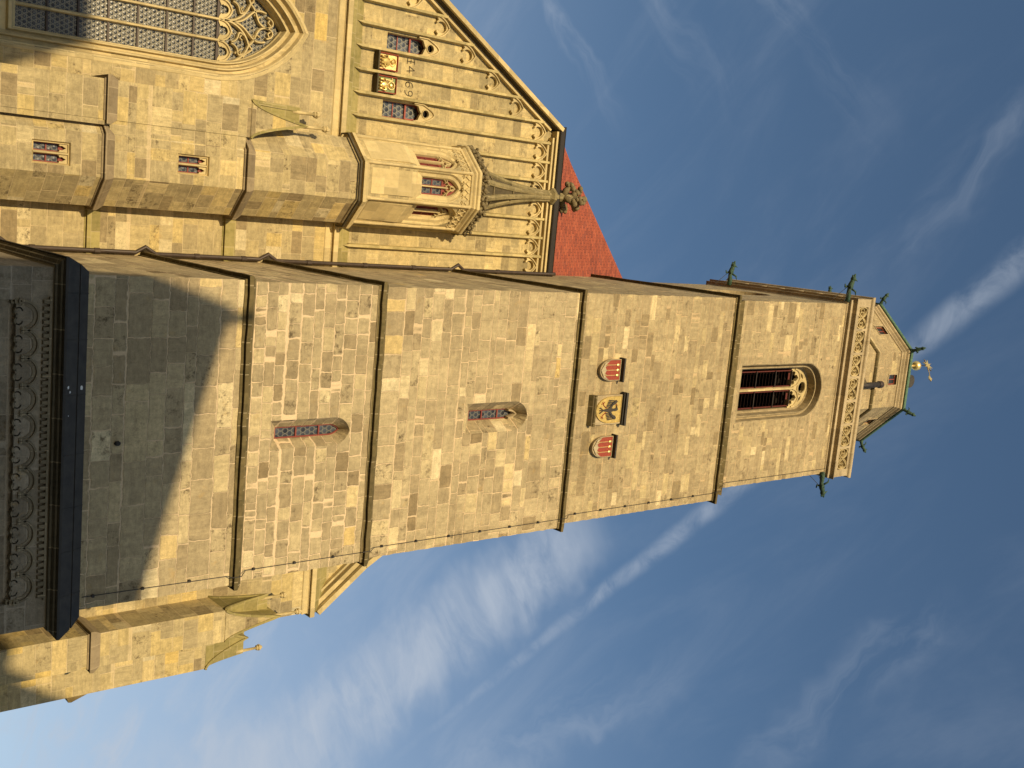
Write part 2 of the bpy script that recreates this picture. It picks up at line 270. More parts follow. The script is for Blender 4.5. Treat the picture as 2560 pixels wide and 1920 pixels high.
# cobbles
def cobble():
    m, t, b = new_mat('cobblestone_paving'); g = t.node('ShaderNodeNewGeometry')
    v = t.node('ShaderNodeTexVoronoi', feature='DISTANCE_TO_EDGE'); v.inputs['Scale'].default_value = 7; t.l.new(g.outputs['Position'], v.inputs['Vector'])
    e = t.rng(v.outputs[0], 0.02, 0.1); n = t.noise(g.outputs['Position'], 3, 5, 0.6)
    c = t.mix(e, (0.09, 0.075, 0.055), t.ramp(n, [(0.3, (0.12, 0.105, 0.085)), (0.7, (0.19, 0.17, 0.135))])); t.l.new(c, b.inputs['Base Color'])
    b.inputs['Roughness'].default_value = 0.8; bump(t, b, e, 0.6, 0.02); return m
CO = cobble()

# ---------------------------------------------------------------- mesh helpers
class MB:
    def __init__(s): s.v = []; s.f = []
    def add(s, vs, fs):
        o = len(s.v); s.v += [tuple(p) for p in vs]; s.f += [tuple(i + o for i in f) for f in fs]
    def box(s, x0, x1, y0, y1, z0, z1, rot=0.0):
        vs = [(x, y, z) for z in (z0, z1) for x, y in ((x0, y0), (x1, y0), (x1, y1), (x0, y1))]
        if rot:
            cx, cy = (x0 + x1) / 2, (y0 + y1) / 2; c, n = math.cos(rot), math.sin(rot)
            vs = [(cx + (x - cx) * c - (y - cy) * n, cy + (x - cx) * n + (y - cy) * c, z) for x, y, z in vs]
        s.add(vs, [(0, 3, 2, 1), (4, 5, 6, 7), (0, 1, 5, 4), (1, 2, 6, 5), (2, 3, 7, 6), (3, 0, 4, 7)])
    def loft(s, loops, closed=True, cap0=False, cap1=False):
        n = len(loops[0]); o = len(s.v)
        for l in loops: s.v += [tuple(p) for p in l]
        for k in range(len(loops) - 1):
            for i in range(n if closed else n - 1):
                j = (i + 1) % n; s.f.append((o + k * n + i, o + k * n + j, o + (k + 1) * n + j, o + (k + 1) * n + i))
        if cap0: s.f.append(tuple(o + i for i in range(n))[::-1])
        if cap1: s.f.append(tuple(o + (len(loops) - 1) * n + i for i in range(n)))
    def tube(s, pts, r, n=8, caps=True):
        pts = [Vector(p) for p in pts]; rr = r if isinstance(r, (list, tuple)) else [r] * len(pts); loops = []
        up = Vector((0.31, 0.22, 0.92)).normalized()
        for i, p in enumerate(pts):
            t = (pts[min(i + 1, len(pts) - 1)] - pts[max(i - 1, 0)]).normalized()
            if abs(t.dot(up)) > 0.97: up = Vector((1, 0.1, 0)).normalized()
            a = t.cross(up).normalized(); b = t.cross(a)
            loops.append([p + (a * math.cos(2 * math.pi * q / n) + b * math.sin(2 * math.pi * q / n)) * rr[i] for q in range(n)])
        s.loft(loops, True, caps, caps)
    def lathe(s, c, prof, n=16, rot=0.0):
        s.loft([[(c[0] + r * math.cos(rot + 2 * math.pi * q / n), c[1] + r * math.sin(rot + 2 * math.pi * q / n), c[2] + z) for q in range(n)] for r, z in prof], True, True, True)
    def ball(s, c, r, sx=1, sy=1, sz=1, n=10, jit=0.0):
        rings = n // 2 + 1; loops = []
        for k in range(1, rings):
            th = math.pi * k / rings; loops.append([(c[0] + sx * r * math.sin(th) * math.cos(2 * math.pi * q / n) * (1 + random.uniform(-jit, jit)), c[1] + sy * r * math.sin(th) * math.sin(2 * math.pi * q / n) * (1 + random.uniform(-jit, jit)), c[2] - sz * r * math.cos(th)) for q in range(n)])
        s.loft(loops, True, True, True)
    def panel(s, pl, outer, holes=(), d=0.0):
        polys = [[Vector((u, z, 0)) for u, z in outer]] + [[Vector((u, z, 0)) for u, z in h] for h in holes]
        tri = tessellate_polygon(polys); flat = [p for l in polys for p in l]
        s.add([pl(p.x, p.y, d) for p in flat], [tuple(t) for t in tri])
    def bridge(s, pl, loops, closed=True):                     # loops: (outline2d, depth)
        s.loft([[pl(u, z, d) for u, z in o] for o, d in loops], closed)
    def plate(s, pl, outer, d0, d1, holes=()):                 # front at d0, back at d1
        s.panel(pl, outer, holes, d0); s.bridge(pl, [(outer, d0), (outer, d1)])
        for h in holes: s.bridge(pl, [(h, d0), (h, d1)])
        s.panel(pl, outer, holes, d1)
    def ribbon(s, pl, pts, w, d0, d1, closed=False, ch=0.35):  # bar of width w following pts, front (narrowed) at d0
        n = len(pts); L = [[], [], [], [], [], []]
        for i in range(n):
            a = pts[(i - 1) % n] if closed or i > 0 else pts[0]; b = pts[(i + 1) % n] if closed or i < n - 1 else pts[-1]
            tx, tz = b[0] - a[0], b[1] - a[1]; q = math.hypot(tx, tz) or 1; nx, nz = -tz / q, tx / q; u, z = pts[i]; h = w / 2; hc = h * (1 - ch * 1.4); dm = d0 + (d1 - d0) * 0.45
            for k, (o, d) in enumerate(((-h, d1), (-h, dm), (-hc, d0), (hc, d0), (h, dm), (h, d1))): L[k].append(pl(u + nx * o, z + nz * o, d))
        s.loft([[L[k][i] for k in range(6)] for i in (list(range(n)) + ([0] if closed else []))], True, not closed, not closed)
    def ring(s, path, prof, closed=True):                      # path counter-clockwise seen from above; prof: (outward, z)
        n = len(path); loops = []
        offs = []
        for i in range(n):
            def nrm(a, b):
                t = Vector((b[0] - a[0], b[1] - a[1])).normalized(); return Vector((t.y, -t.x))
            n1 = nrm(path[i - 1], path[i]) if closed or i > 0 else None; n2 = nrm(path[i], path[(i + 1) % n]) if closed or i < n - 1 else None
            n1 = n1 or n2; n2 = n2 or n1; mvec = n1 + n2; offs.append(mvec / (mvec.dot(n1)))
        for o, z in prof: loops.append([(path[i][0] + offs[i].x * o, path[i][1] + offs[i].y * o, z) for i in range(n)])
        s.loft(loops, closed)
    def build(s, name, mat, parent=None, smooth=False):
        me = bpy.data.meshes.new(name); me.from_pydata(s.v, [], s.f); me.validate(); bm = bmesh.new(); bm.from_mesh(me)
        bmesh.ops.remove_doubles(bm, verts=bm.verts, dist=1e-5); bmesh.ops.recalc_face_normals(bm, faces=bm.faces); bm.to_mesh(me); bm.free()
        if smooth: me.polygons.foreach_set('use_smooth', [True] * len(me.polygons))
        me.materials.append(mat); o = bpy.data.objects.new(name, me); S.collection.objects.link(o)
        if parent is not None: attach(o, parent)
        return o
def root_of(o):
    v = Vector(o.location); p = o.parent
    while p: v += Vector(p.location); p = p.parent
    return v
def attach(o, parent):                                          # meshes are drawn in world metres; keep them in place
    o.parent = parent; o.location = Vector(o.location) - root_of(parent) - (Vector(parent.location) * 0)
def thing(name, label, cat, loc=(0, 0, 0), group=None):
    o = bpy.data.objects.new(name, None); S.collection.objects.link(o); o.location = loc; o.empty_display_size = 0.5
    return tag(o, label, cat, group)
def tag(o, label, cat, group=None):
    o['label'] = label; o['category'] = cat
    if group: o['group'] = group
    return o
def dup(o, off, parent):
    c = o.copy(); S.collection.objects.link(c); c.parent = parent; c.location = Vector(o.location) + Vector(off)
    for ch in list(o.children): dup(ch, (0, 0, 0), c)
    return c
def frontal(y): return lambda u, z, d: (u, y + d, z)
def plane(o, t, nin): return lambda u, z, d: (o[0] + t[0] * u + nin[0] * d, o[1] + t[1] * u + nin[1] * d, z)
def arch(cx, hw, z0, zs, rise, n=10):                           # round or pointed opening, from bottom left over the top
    pts = [(cx - hw, z0), (cx - hw, zs)]
    if rise <= hw * 1.02:
        pts += [(cx - hw * math.cos(math.pi * i / (2 * n)), zs + rise * math.sin(math.pi * i / (2 * n))) for i in range(1, 2 * n)]
    else:
        rr = (hw * hw + rise * rise) / (2 * hw); am = math.asin(rise / rr); l = [(cx - hw + rr - rr * math.cos(am * i / n), zs + rr * math.sin(am * i / n)) for i in range(1, n + 1)]
        pts += l + [(2 * cx - x, z) for x, z in l[-2::-1]]
    return pts + [(cx + hw, zs), (cx + hw, z0)]
def rect(x0, x1, z0, z1): return [(x0, z0), (x0, z1), (x1, z1), (x1, z0)]
def circ(cx, cz, r, n=20, a0=0.0, a1=2 * math.pi, full=True):
    m_ = n if full else n + 1
    return [(cx + r * math.cos(a0 + (a1 - a0) * i / n), cz + r * math.sin(a0 + (a1 - a0) * i / n)) for i in range(m_)]
def tre(cx, cz, r): return [(cx + r * (0.62 + 0.38 * abs(math.cos(1.5 * a))) * math.sin(a), cz + r * (0.62 + 0.38 * abs(math.cos(1.5 * a))) * math.cos(a)) for a in [2 * math.pi * i / 30 for i in range(30)]]
def mirror(pts, cx): return [(2 * cx - u, z) for u, z in pts]
def bez(p, n=10):
    o = []
    for i in range(n + 1):
        t = i / n; a = (1 - t) ** 3, 3 * t * (1 - t) ** 2, 3 * t * t * (1 - t), t ** 3
        o.append((sum(a[k] * p[k][0] for k in range(4)), sum(a[k] * p[k][1] for k in range(4))))
    return o

# ================================================================ THE SETTING
g = MB(); g.box(-900, 900, -900, 900, -3.0, -1.6); gr = g.build('ground', CO); gr['kind'] = 'structure'

# ================================================================ TOWER
T = thing('church_tower', 'tall square sandstone church tower rising in stages to a pierced parapet', 'church tower', (7.9, 37, -1.6))
def stage_rect(x0, x1, y0): return [(x0, y0), (x1, y0), (x1, 42.0), (x0, 42.0)]
ST = [(2.80, 13.05, 32.0, 10.5, 16.0, TW1), (2.855, 12.97, 32.05, 15.9, 21.15, TW), (2.89, 12.90, 32.1, 21.05, 31.0, TM), (2.89, 12.76, 32.15, 30.9, 41.25, TU), (3.03, 12.32, 32.45, 41.2, 51.5, TU)]
def jit(x, z): return (math.sin(x * 91.7 + z * 7.3) + math.sin(z * 17.9 + x * 3.1) + 0.8 * math.sin(z * 41.3 + 1.7)) * 0.007
def edged(x0, x1, z0, z1):                                      # rectangle with a vertex every 22 cm up its sides
    n = int((z1 - z0) / 0.22); zs = [z0 + (z1 - z0) * i / n for i in range(n + 1)]
    return [(x0, z) for z in zs] + [(x1, z) for z in zs[::-1]]
def tower_stage(x0, x1, y0, z0, z1, mat, fholes=(), lholes=()):
    b = MB(); fr = frontal(y0); lf = plane((x0, 0), (0, 1), (1, 0))
    b.panel(fr, edged(x0, x1, z0, z1), fholes); b.panel(lf, edged(y0, 42.0, z0, z1), lholes)
    b.panel(plane((x1, 0), (0, 1), (-1, 0)), edged(y0, 42.0, z0, z1)); b.panel(frontal(42.0), rect(x0, x1, z0, z1))
    b.v = [(x + (jit(x, z) if abs(y - y0) < 1e-4 and (abs(x - x0) < 1e-4 or abs(x - x1) < 1e-4) else 0), y, z) for x, y, z in b.v]
    return b
def worn(path, step=0.5, amp=0.012, closed=True):               # the same path with many slightly uneven points
    o = []; n = len(path)
    for i in range(n if closed else n - 1):
        p, q = path[i], path[(i + 1) % n]; L = math.hypot(q[0] - p[0], q[1] - p[1]); m_ = max(1, int(L / step)); nx, ny = (q[1] - p[1]) / L, -(q[0] - p[0]) / L
        for k_ in range(m_):
            a = random.uniform(-amp, amp) if k_ else 0; t_ = (k_ + (random.uniform(-0.25, 0.25) if k_ else 0)) / m_; o.append((p[0] + (q[0] - p[0]) * t_ + nx * a, p[1] + (q[1] - p[1]) * t_ + ny * a))
    return o + ([] if closed else [path[-1]])
# holes
L1 = arch(8.0, 0.50, 17.15, 19.62, 0.64); L2 = arch(7.89, 0.60, 25.5, 27.90, 0.72)
BF = arch(7.62, 1.45, 42.60, 48.15, 1.50); BL = arch(37.2, 1.45, 42.60, 48.15, 1.50)
holes = [((), ()), ((L1,), ()), ((L2,), ()), ((), ()), ((BF,), (BL,))]
for (x0, x1, y0, z0, z1, mat), (fh, lh) in zip(ST, holes): tower_stage(x0, x1, y0, z0, z1, mat, fh, lh).build('tower_wall', mat, T)
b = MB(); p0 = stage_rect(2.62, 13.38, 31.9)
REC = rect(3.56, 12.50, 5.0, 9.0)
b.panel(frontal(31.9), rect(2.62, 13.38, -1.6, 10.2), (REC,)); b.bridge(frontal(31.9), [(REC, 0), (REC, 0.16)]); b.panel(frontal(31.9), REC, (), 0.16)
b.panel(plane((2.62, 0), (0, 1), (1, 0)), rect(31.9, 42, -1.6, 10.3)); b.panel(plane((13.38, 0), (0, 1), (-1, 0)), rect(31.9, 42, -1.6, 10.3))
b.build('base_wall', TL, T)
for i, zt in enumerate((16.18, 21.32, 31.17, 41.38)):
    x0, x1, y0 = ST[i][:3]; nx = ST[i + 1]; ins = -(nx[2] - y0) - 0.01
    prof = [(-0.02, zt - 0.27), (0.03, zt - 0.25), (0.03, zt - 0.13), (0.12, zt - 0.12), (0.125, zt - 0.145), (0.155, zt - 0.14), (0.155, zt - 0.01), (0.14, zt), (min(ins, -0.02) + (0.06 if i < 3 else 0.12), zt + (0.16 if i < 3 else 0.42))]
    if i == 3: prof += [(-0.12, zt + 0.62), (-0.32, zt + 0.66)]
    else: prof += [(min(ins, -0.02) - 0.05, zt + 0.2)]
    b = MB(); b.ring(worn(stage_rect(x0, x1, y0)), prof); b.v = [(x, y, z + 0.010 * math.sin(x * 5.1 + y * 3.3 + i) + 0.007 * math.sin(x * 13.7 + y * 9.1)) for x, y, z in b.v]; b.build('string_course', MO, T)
# main cornice, parapet
b = MB(); x0, x1, y0 = ST[4][:3]
b.ring(stage_rect(x0, x1, y0), [(-0.02, 50.86), (0.05, 50.90), (0.07, 50.97), (0.18, 50.99), (0.18, 50.97), (0.22, 50.98), (0.22, 51.12), (0.10, 51.17), (0.09, 51.36), (0.16, 51.40), (0.322, 51.405), (0.322, 51.43), (0.05, 51.44)]); b.build('cornice', DT, T)
PX0, PX1, PY = 2.74, 12.52, 32.12
PITCH = (12.19 - 3.09) / 7
b = MB(); pan = [rect(3.09 + PITCH * i + 0.07, 3.09 + PITCH * (i + 1) - 0.07, 51.66, 52.50) for i in range(7)]
lpan = [rect(PY + 0.5 + i * 1.29, PY + 0.5 + i * 1.29 + 1.14, 51.66, 52.50) for i in range(7)]
fr = frontal(PY); lf = plane((PX0, 0), (0, 1), (1, 0))
b.panel(fr, rect(PX0, PX1, 51.4, 52.62), pan); b.panel(lf, rect(PY, 42, 51.4, 52.62), lpan)
for p in pan: b.bridge(fr, [(p, 0), (p, 0.55)]); b.panel(fr, p, (), 0.55)
for p in lpan: b.bridge(lf, [(p, 0), (p, 0.55)]); b.panel(lf, p, (), 0.55)
b.panel(frontal(PY + 0.6), rect(PX0 + 0.6, PX1, 51.4, 52.62)); b.panel(plane((PX0 + 0.6, 0), (0, 1), (1, 0)), rect(PY + 0.6, 42, 51.4, 52.62))
b.panel(plane((PX1, 0), (0, 1), (-1, 0)), rect(PY, 42, 51.4, 52.62)); b.panel(plane((PX1 - 0.6, 0), (0, 1), (-1, 0)), rect(PY + 0.6, 42, 51.4, 52.62)); b.panel(frontal(42), rect(PX0, PX1, 51.4, 52.62))
par = b.build('parapet', DT, T)
b = MB(); b.ring(stage_rect(PX0, PX1, PY), [(-0.3, 52.55), (0.0, 52.60), (0.02, 52.66), (0.09, 52.70), (0.12, 52.74), (0.12, 52.90), (0.0, 52.99), (-0.62, 53.0), (-0.62, 52.6)]); b.build('coping', DT, par)
def trac_panel(pl, u0, u1):
    b = MB(); h0, h1 = 51.66, 52.50; zm = (h0 + h1) / 2; w = u1 - u0; uc = (u0 + u1) / 2; A = (h1 - h0) * 0.46
    b.ribbon(pl, [(uc + 0.49 * w * math.cos(2 * math.pi * i / 40), zm + A * math.sin(4 * math.pi * i / 40)) for i in range(40)], 0.075, 0.02, 0.22, True)
    for q in (-1, 1):
        c2 = uc + q * 0.30 * w
        b.ribbon(pl, circ(c2, zm, 0.15, 14, math.pi * (0.25 if q < 0 else 1.25), math.pi * (1.75 if q < 0 else 2.75), False), 0.06, 0.05, 0.22)
        b.ribbon(pl, [(c2 - q * 0.10, zm + 0.11), (c2 - q * 0.02, zm + 0.02), (c2 - q * 0.10, zm - 0.11)], 0.05, 0.06, 0.22)
        b.ribbon(pl, bez([(uc - 0.30 * w, zm + q * 0.44), (uc - 0.10, zm + q * 0.40), (uc - 0.10, zm + q * 0.22), (uc, zm + q * 0.14)], 7), 0.06, 0.04, 0.22)
        b.ribbon(pl, bez([(uc + 0.30 * w, zm + q * 0.44), (uc + 0.10, zm + q * 0.40), (uc + 0.10, zm + q * 0.22), (uc, zm + q * 0.14)], 7), 0.06, 0.04, 0.22)
    return b
for p in pan: trac_panel(fr, p[0][0], p[2][0]).build('tracery_panel', DN, par)
for p in lpan: trac_panel(lf, p[0][0], p[2][0]).build('tracery_panel', DN, par)

# lancet windows of the tower
def lancet(parent, y0, outl, cx, iw, z0, zs, rise, dep, mat, bars):
    pl = frontal(y0); inn = arch(cx, iw, z0, zs, rise)
    b = MB(); b.bridge(pl, [(outl, 0.0), (inn, dep), (inn, dep + 0.14)]); w = b.build('lancet_window', mat, parent)
    f = MB(); ii = arch(cx, iw - 0.045, z0 + 0.06, zs, rise - 0.05)
    f.panel(pl, inn, (ii,), dep + 0.05); f.bridge(pl, [(ii, dep + 0.05), (ii, dep + 0.1)])
    for zb in bars: f.plate(pl, rect(cx - iw + 0.03, cx + iw - 0.03, zb - 0.028, zb + 0.028), dep + 0.045, dep + 0.09)
    f.build('red_frame', RDD, w)
    gl = MB(); gl.panel(pl, inn, (), dep + 0.095); gl.build('leaded_pane', HXD, w)
    return w
w1 = lancet(T, 32.05, L1, 8.04, 0.205, 17.55, 19.68, 0.44, 0.45, TW, (18.4, 19.3))
w2 = lancet(T, 32.1, L2, 7.90, 0.205, 26.05, 27.95, 0.50, 0.58, TM, (26.75, 27.55))
b = MB(); b.ribbon(frontal(32.1), arch(7.90, 0.16, 27.75, 27.98, 0.40)[1:-1], 0.11, 0.42, 0.66); b.build('cusped_head', DT, w2)

# belfry windows
def belfry(pl, cx, name='belfry_window'):
    b = MB(); A = lambda hw, z0, zs, rs: arch(cx, hw, z0, zs, rs)
    b.bridge(pl, [(A(1.45, 42.60, 48.15, 1.50), 0), (A(1.40, 42.66, 48.15, 1.45), 0.02), (A(1.37, 42.72, 48.15, 1.42), 0.34), (A(1.27, 42.86, 48.15, 1.32), 0.38), (A(1.25, 42.9, 48.15, 1.30), 0.26), (A(1.19, 43.0, 48.15, 1.24), 0.26), (A(1.16, 43.2, 48.15, 1.21), 0.66), (A(1.08, 43.4, 48.15, 1.13), 0.70), (A(1.05, 43.5, 48.15, 1.10), 0.74), (A(1.05, 43.5, 48.15, 1.10), 1.05)])
    w = b.build(name, GRM, T)
    m_ = MB(); m_.ribbon(pl, [(cx, 43.45), (cx, 48.0)], 0.17, 0.60, 0.9); m_.build('mullion', DN, w)
    t = MB(); top = A(1.06, 47.75, 48.15, 1.11); h1 = tre(cx, 48.78, 0.30); h1 = circ(cx, 48.76, 0.31, 20)
    subs = []
    for s in (-1, 1):
        c2 = cx + s * 0.53
        subs.append([(c2 - 0.30, 47.76), (c2 - 0.38, 47.95), (c2 - 0.30, 48.10), (c2 - 0.16, 48.06), (c2 - 0.17, 48.24), (c2, 48.42), (c2 + 0.17, 48.24), (c2 + 0.16, 48.06), (c2 + 0.30, 48.10), (c2 + 0.38, 47.95), (c2 + 0.30, 47.76)])
        subs.append([(cx + s * 0.42, 48.86), (cx + s * 0.66, 48.78), (cx + s * 0.80, 48.55), (cx + s * 0.62, 48.58)])
    t.plate(pl, top, 0.70, 0.90, [h1] + subs)
    t.ribbon(pl, circ(cx, 48.76, 0.35, 22), 0.10, 0.64, 0.72, True)
    for s in (-1, 1): t.ribbon(pl, arch(cx + s * 0.53, 0.47, 47.85, 48.0, 0.55)[1:-1], 0.09, 0.64, 0.72)
    t.build('tracery', DN, w)
    for s in (-1, 1):
        u0, u1 = (cx - 0.96, cx - 0.10) if s < 0 else (cx + 0.10, cx + 0.96)
        l = MB(); nS = 16
        for i in range(nS):
            zz = 43.62 + (47.78 - 43.62) * i / nS
            a = [pl(u0 + 0.04, zz, 0.76), pl(u1 - 0.04, zz, 0.76), pl(u1 - 0.04, zz + 0.22, 1.0), pl(u0 + 0.04, zz + 0.22, 1.0)]
            q = [(x, y, z + 0.016) for x, y, z in a]; l.loft([a, q], True, True, True)
        l.build('louvre_slats', LV, w)
        f = MB()
        for e in (u0, u1 - 0.05): f.plate(pl, rect(e, e + 0.05, 43.5, 47.85), 0.70, 0.80)
        pass
        f.plate(pl, rect(u0 + 0.15, u0 + 0.5, 47.52, 47.66), 0.715, 0.722)
        f.build('red_frame', LVR, w)
        for zb in (44.75, 46.35, 47.74): k_ = MB(); k_.plate(pl, rect(u0, u1, zb - 0.02, zb + 0.02), 0.64, 0.68); k_.build('tie_bar', CB, w)
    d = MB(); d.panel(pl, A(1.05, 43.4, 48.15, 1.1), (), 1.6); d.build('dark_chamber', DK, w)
belfry(frontal(32.45), 7.62); belfry(plane((3.03, 0), (0, 1), (1, 0)), 37.2)

# slate ledge, base cornice, frieze
b = MB(); b.ring([(2.62, 31.9), (13.38, 31.9), (13.38, 42), (2.62, 42)], [(0.28, 10.25), (0.34, 10.22), (0.345, 10.29), (0.15, 10.66), (0.11, 10.665), (0.11, 10.69), (0.135, 10.70), (-0.105, 11.02), (-0.3, 11.04)]); 
for i in range(7):
    u = 3.3 + 1.55 * i + 0.2 * math.sin(i * 5.0)
    b.tube([(u, 31.55, 10.29), (u + 0.02, 31.745, 10.665)], 0.012, 5); b.tube([(u + 0.03, 31.765, 10.71), (u + 0.05, 32.0, 11.02)], 0.012, 5)
b.build('slate_ledge', SL, T)
for x, y, z, r in ((6.05, 31.60, 10.37, 0.035), (6.20, 31.63, 10.44, 0.025), (6.12, 31.86, 10.83, 0.05), (6.9, 31.62, 10.40, 0.02)): b = MB(); b.ball((x, y, z), r, 1.4, 0.5, 1.2, 7, 0.3); b.build('bird_dropping', WHT, T)
b = MB(); b.ring([(2.62, 31.9), (13.38, 31.9), (13.38, 42), (2.62, 42)], [(-0.02, 9.98), (0.05, 10.0), (0.10, 10.01), (0.12, 10.05), (0.08, 10.08), (0.12, 10.10), (0.21, 10.13), (0.24, 10.17), (0.20, 10.19), (0.28, 10.22), (0.29, 10.26)]); b.build('moulded_cornice', BM, T)
b = MB(); nB = 46; pl = frontal(31.9)
for i in range(nB):
    if i % 1 == 0:
        u = 3.50 + (12.46 - 3.50) * (i + 0.5) / nB; hw = 0.068
        b.loft([[pl(u - hw, 9.70, 0.0), pl(u + hw, 9.70, 0.0), pl(u + hw, 9.88, 0.0), pl(u - hw, 9.88, 0.0)], [pl(u - hw * 0.6, 9.73, -0.07), pl(u + hw * 0.6, 9.73, -0.07), pl(u + hw * 0.9, 9.88, -0.09), pl(u - hw * 0.9, 9.88, -0.09)]], True, False, True)
b.plate(pl, rect(3.46, 12.50, 9.88, 9.94), -0.10, 0.02)
b.build('billet_band', BF_, T)
fz = None
b = MB(); nA = 11; xs = [4.02 + i * (12.02 - 4.02) / (nA - 1) for i in range(nA)]; zb = 9.05
for i, cx in enumerate(xs):
    for rr, w_, d_ in ((0.44, 0.10, -0.06), (0.33, 0.09, -0.02), (0.23, 0.07, 0.03)):
        pts = circ(cx, zb + 0.11, rr, 18, math.pi * 1.02, -math.pi * 0.02, False); b.ribbon(pl, pts, w_, d_, 0.16)
    for s in (-1, 1):
        b.ribbon(pl, circ(cx + s * 0.14, zb + 0.02, 0.10, 10, math.pi * (0.5 if s > 0 else 0.5), math.pi * (-0.9 if s > 0 else 1.9), False), 0.07, 0.0, 0.16)
    b.ribbon(pl, [(cx, zb + 0.36), (cx, zb + 0.05)], 0.10, 0.05, 0.16)
for i in range(nA + 1):
    a = xs[i - 1] + 0.40 if i > 0 else 3.56; c = xs[i] - 0.40 if i < nA else 12.5
    for zz, d_ in ((zb + 0.0, -0.06), (zb - 0.10, -0.02), (zb - 0.19, 0.03)):
        if c > a: b.ribbon(pl, [(a - 0.02, zz + 0.12), (a - 0.02, zz + 0.03), ((a + c) / 2, zz + 0.03), (c + 0.02, zz + 0.03), (c + 0.02, zz + 0.12)], 0.09, d_, 0.16)
b.build('round_arch_frieze', BF_, T)
# wall knob
b = MB(); b.lathe((7.90, 31.96, 12.0), [(0.02, -0.1), (0.07, -0.05), (0.08, 0.03), (0.03, 0.09)], 10); b.build('iron_knob', IR, T)

# gargoyles: stretched copper beasts with an open-jawed head
def gargoyle(base, dirv, length, parent, wires=True, sc=1.0):
    d = Vector(dirv).normalized(); up = Vector((0, 0, 1)); sd_ = d.cross(up); B = Vector(base)
    def P(a, h, s=0.0): return B + d * a * length + up * h * sc + sd_ * s * sc
    b = MB(); b.tube([P(-0.15, 0), P(0.1, 0.02), P(0.35, -0.02), P(0.55, 0.04), P(0.7, 0.14), P(0.8, 0.16)], [0.13 * sc, 0.14 * sc, 0.11 * sc, 0.15 * sc, 0.13 * sc, 0.10 * sc], 10)
    b.ball(P(0.82, 0.19), 0.15 * sc, 1, 1, 1, 10)
    b.tube([P(0.85, 0.22), P(0.96, 0.26), P(1.04, 0.30)], [0.10 * sc, 0.075 * sc, 0.03 * sc], 8); b.tube([P(0.85, 0.13), P(0.95, 0.08), P(1.0, 0.07)], [0.07 * sc, 0.05 * sc, 0.02 * sc], 8)
    for s in (-1, 1):
        b.tube([P(0.80, 0.28, 0.08 * s), P(0.74, 0.44, 0.12 * s)], [0.05 * sc, 0.012 * sc], 6)
        b.tube([P(0.5, 0.05, 0.11 * s), P(0.46, -0.18, 0.17 * s), P(0.58, -0.22, 0.17 * s)], [0.07 * sc, 0.05 * sc, 0.035 * sc], 7)
        b.tube([P(0.4, 0.08, 0.1 * s), P(0.30, 0.30, 0.2 * s), P(0.12, 0.34, 0.22 * s)], [0.06 * sc, 0.05 * sc, 0.012 * sc], 6)
    o = b.build('gargoyle', CU, parent, True)
    if wires:
        for s in (-1, 1): k_ = MB(); k_.tube([P(0.55, 0.02, 0.05 * s), P(-0.1, -0.85, 0.35 * s)], 0.015, 5); k_.build('stay_rod', IR, o)
    return o
gargoyle((2.72, 32.35, 50.75), (-1, -0.06, 0), 1.25, T); gargoyle((12.40, 32.35, 50.65), (1, -0.06, 0), 1.2, T); gargoyle((2.72, 40.45, 50.95), (-1, 0.05, 0.05), 1.2, T)

# lightning conductor down the right edge of the west face
LC = thing('lightning_conductor', 'thin dark lightning conductor cable clipped down the right edge of the tower', 'lightning conductor', (12.6, 31.9, -1.6))
pts = []
for x0, y0, za, zb in ((12.66, 31.86, -1.5, 15.8), (12.72, 31.79, 15.95, 16.25), (12.60, 31.99, 16.5, 20.95), (12.55, 31.85, 21.05, 21.4), (12.50, 32.04, 21.65, 30.8), (12.45, 31.90, 30.95, 31.25), (12.38, 32.09, 31.5, 41.0), (12.30, 31.95, 41.1, 41.5), (12.05, 32.39, 42.2, 50.9)):
    pts += [(x0, y0, za), (x0 if za > 11 else x0, y0, zb)]
pts[0] = (12.64, 31.95, 11.06)
b = MB(); b.tube(pts, 0.016, 5); b.build('cable', IR, LC)
for z0, z1, y, x in ((11.4, 15.9, 31.97, 12.66), (16.8, 20.9, 32.02, 12.60), (22.0, 30.9, 32.07, 12.50), (31.9, 41.0, 32.12, 12.38)):
    z = z0
    while z < z1: k_ = MB(); k_.box(x - 0.04, x + 0.04, y - 0.05, y + 0.1, z - 0.04, z + 0.04); k_.build('clip', IR, LC); z += 1.55

# ================================================================ LANTERN
LCX, LCY = 7.52, 37.3
LT = thing('tower_lantern', 'octagonal stone lantern with green copper roof standing on top of the tower', 'lantern', (LCX, LCY, 52))
def octo(cx, cy, a, rot=0.0): return [(cx + a / math.cos(math.pi / 8) * math.cos(-math.pi / 2 - math.pi / 8 + rot + math.pi / 4 * i), cy + a / math.cos(math.pi / 8) * math.sin(-math.pi / 2 - math.pi / 8 + rot + math.pi / 4 * i)) for i in range(8)]
def oct_face(cx, cy, a, i):                                     # plane of face i (0 = front, -1 = left front, 1 = right front); u measured from the face centre
    th = -math.pi / 2 + math.pi / 4 * i; n = (math.cos(th), math.sin(th)); t = (-n[1], n[0])
    return plane((cx + n[0] * a, cy + n[1] * a), t, (-n[0], -n[1]))
b = MB(); wr = rect(-0.30, 0.30, 57.72, 58.60)
for i in range(8):
    pl = oct_face(LCX, LCY, 3.92, i); hw = 3.92 * math.tan(math.pi / 8); b.panel(pl, rect(-hw, hw, 51.6, 59.2), (wr,)); b.bridge(pl, [(wr, 0), (wr, 0.2)])
b.build('octagon_wall', TU, LT)
o8 = octo(LCX, LCY, 3.92)
b = MB(); b.ring(o8, [(-0.02, 56.0), (0.08, 56.05), (0.12, 56.1), (0.12, 56.2), (-0.03, 56.42)]); b.build('string_course', MO, LT)
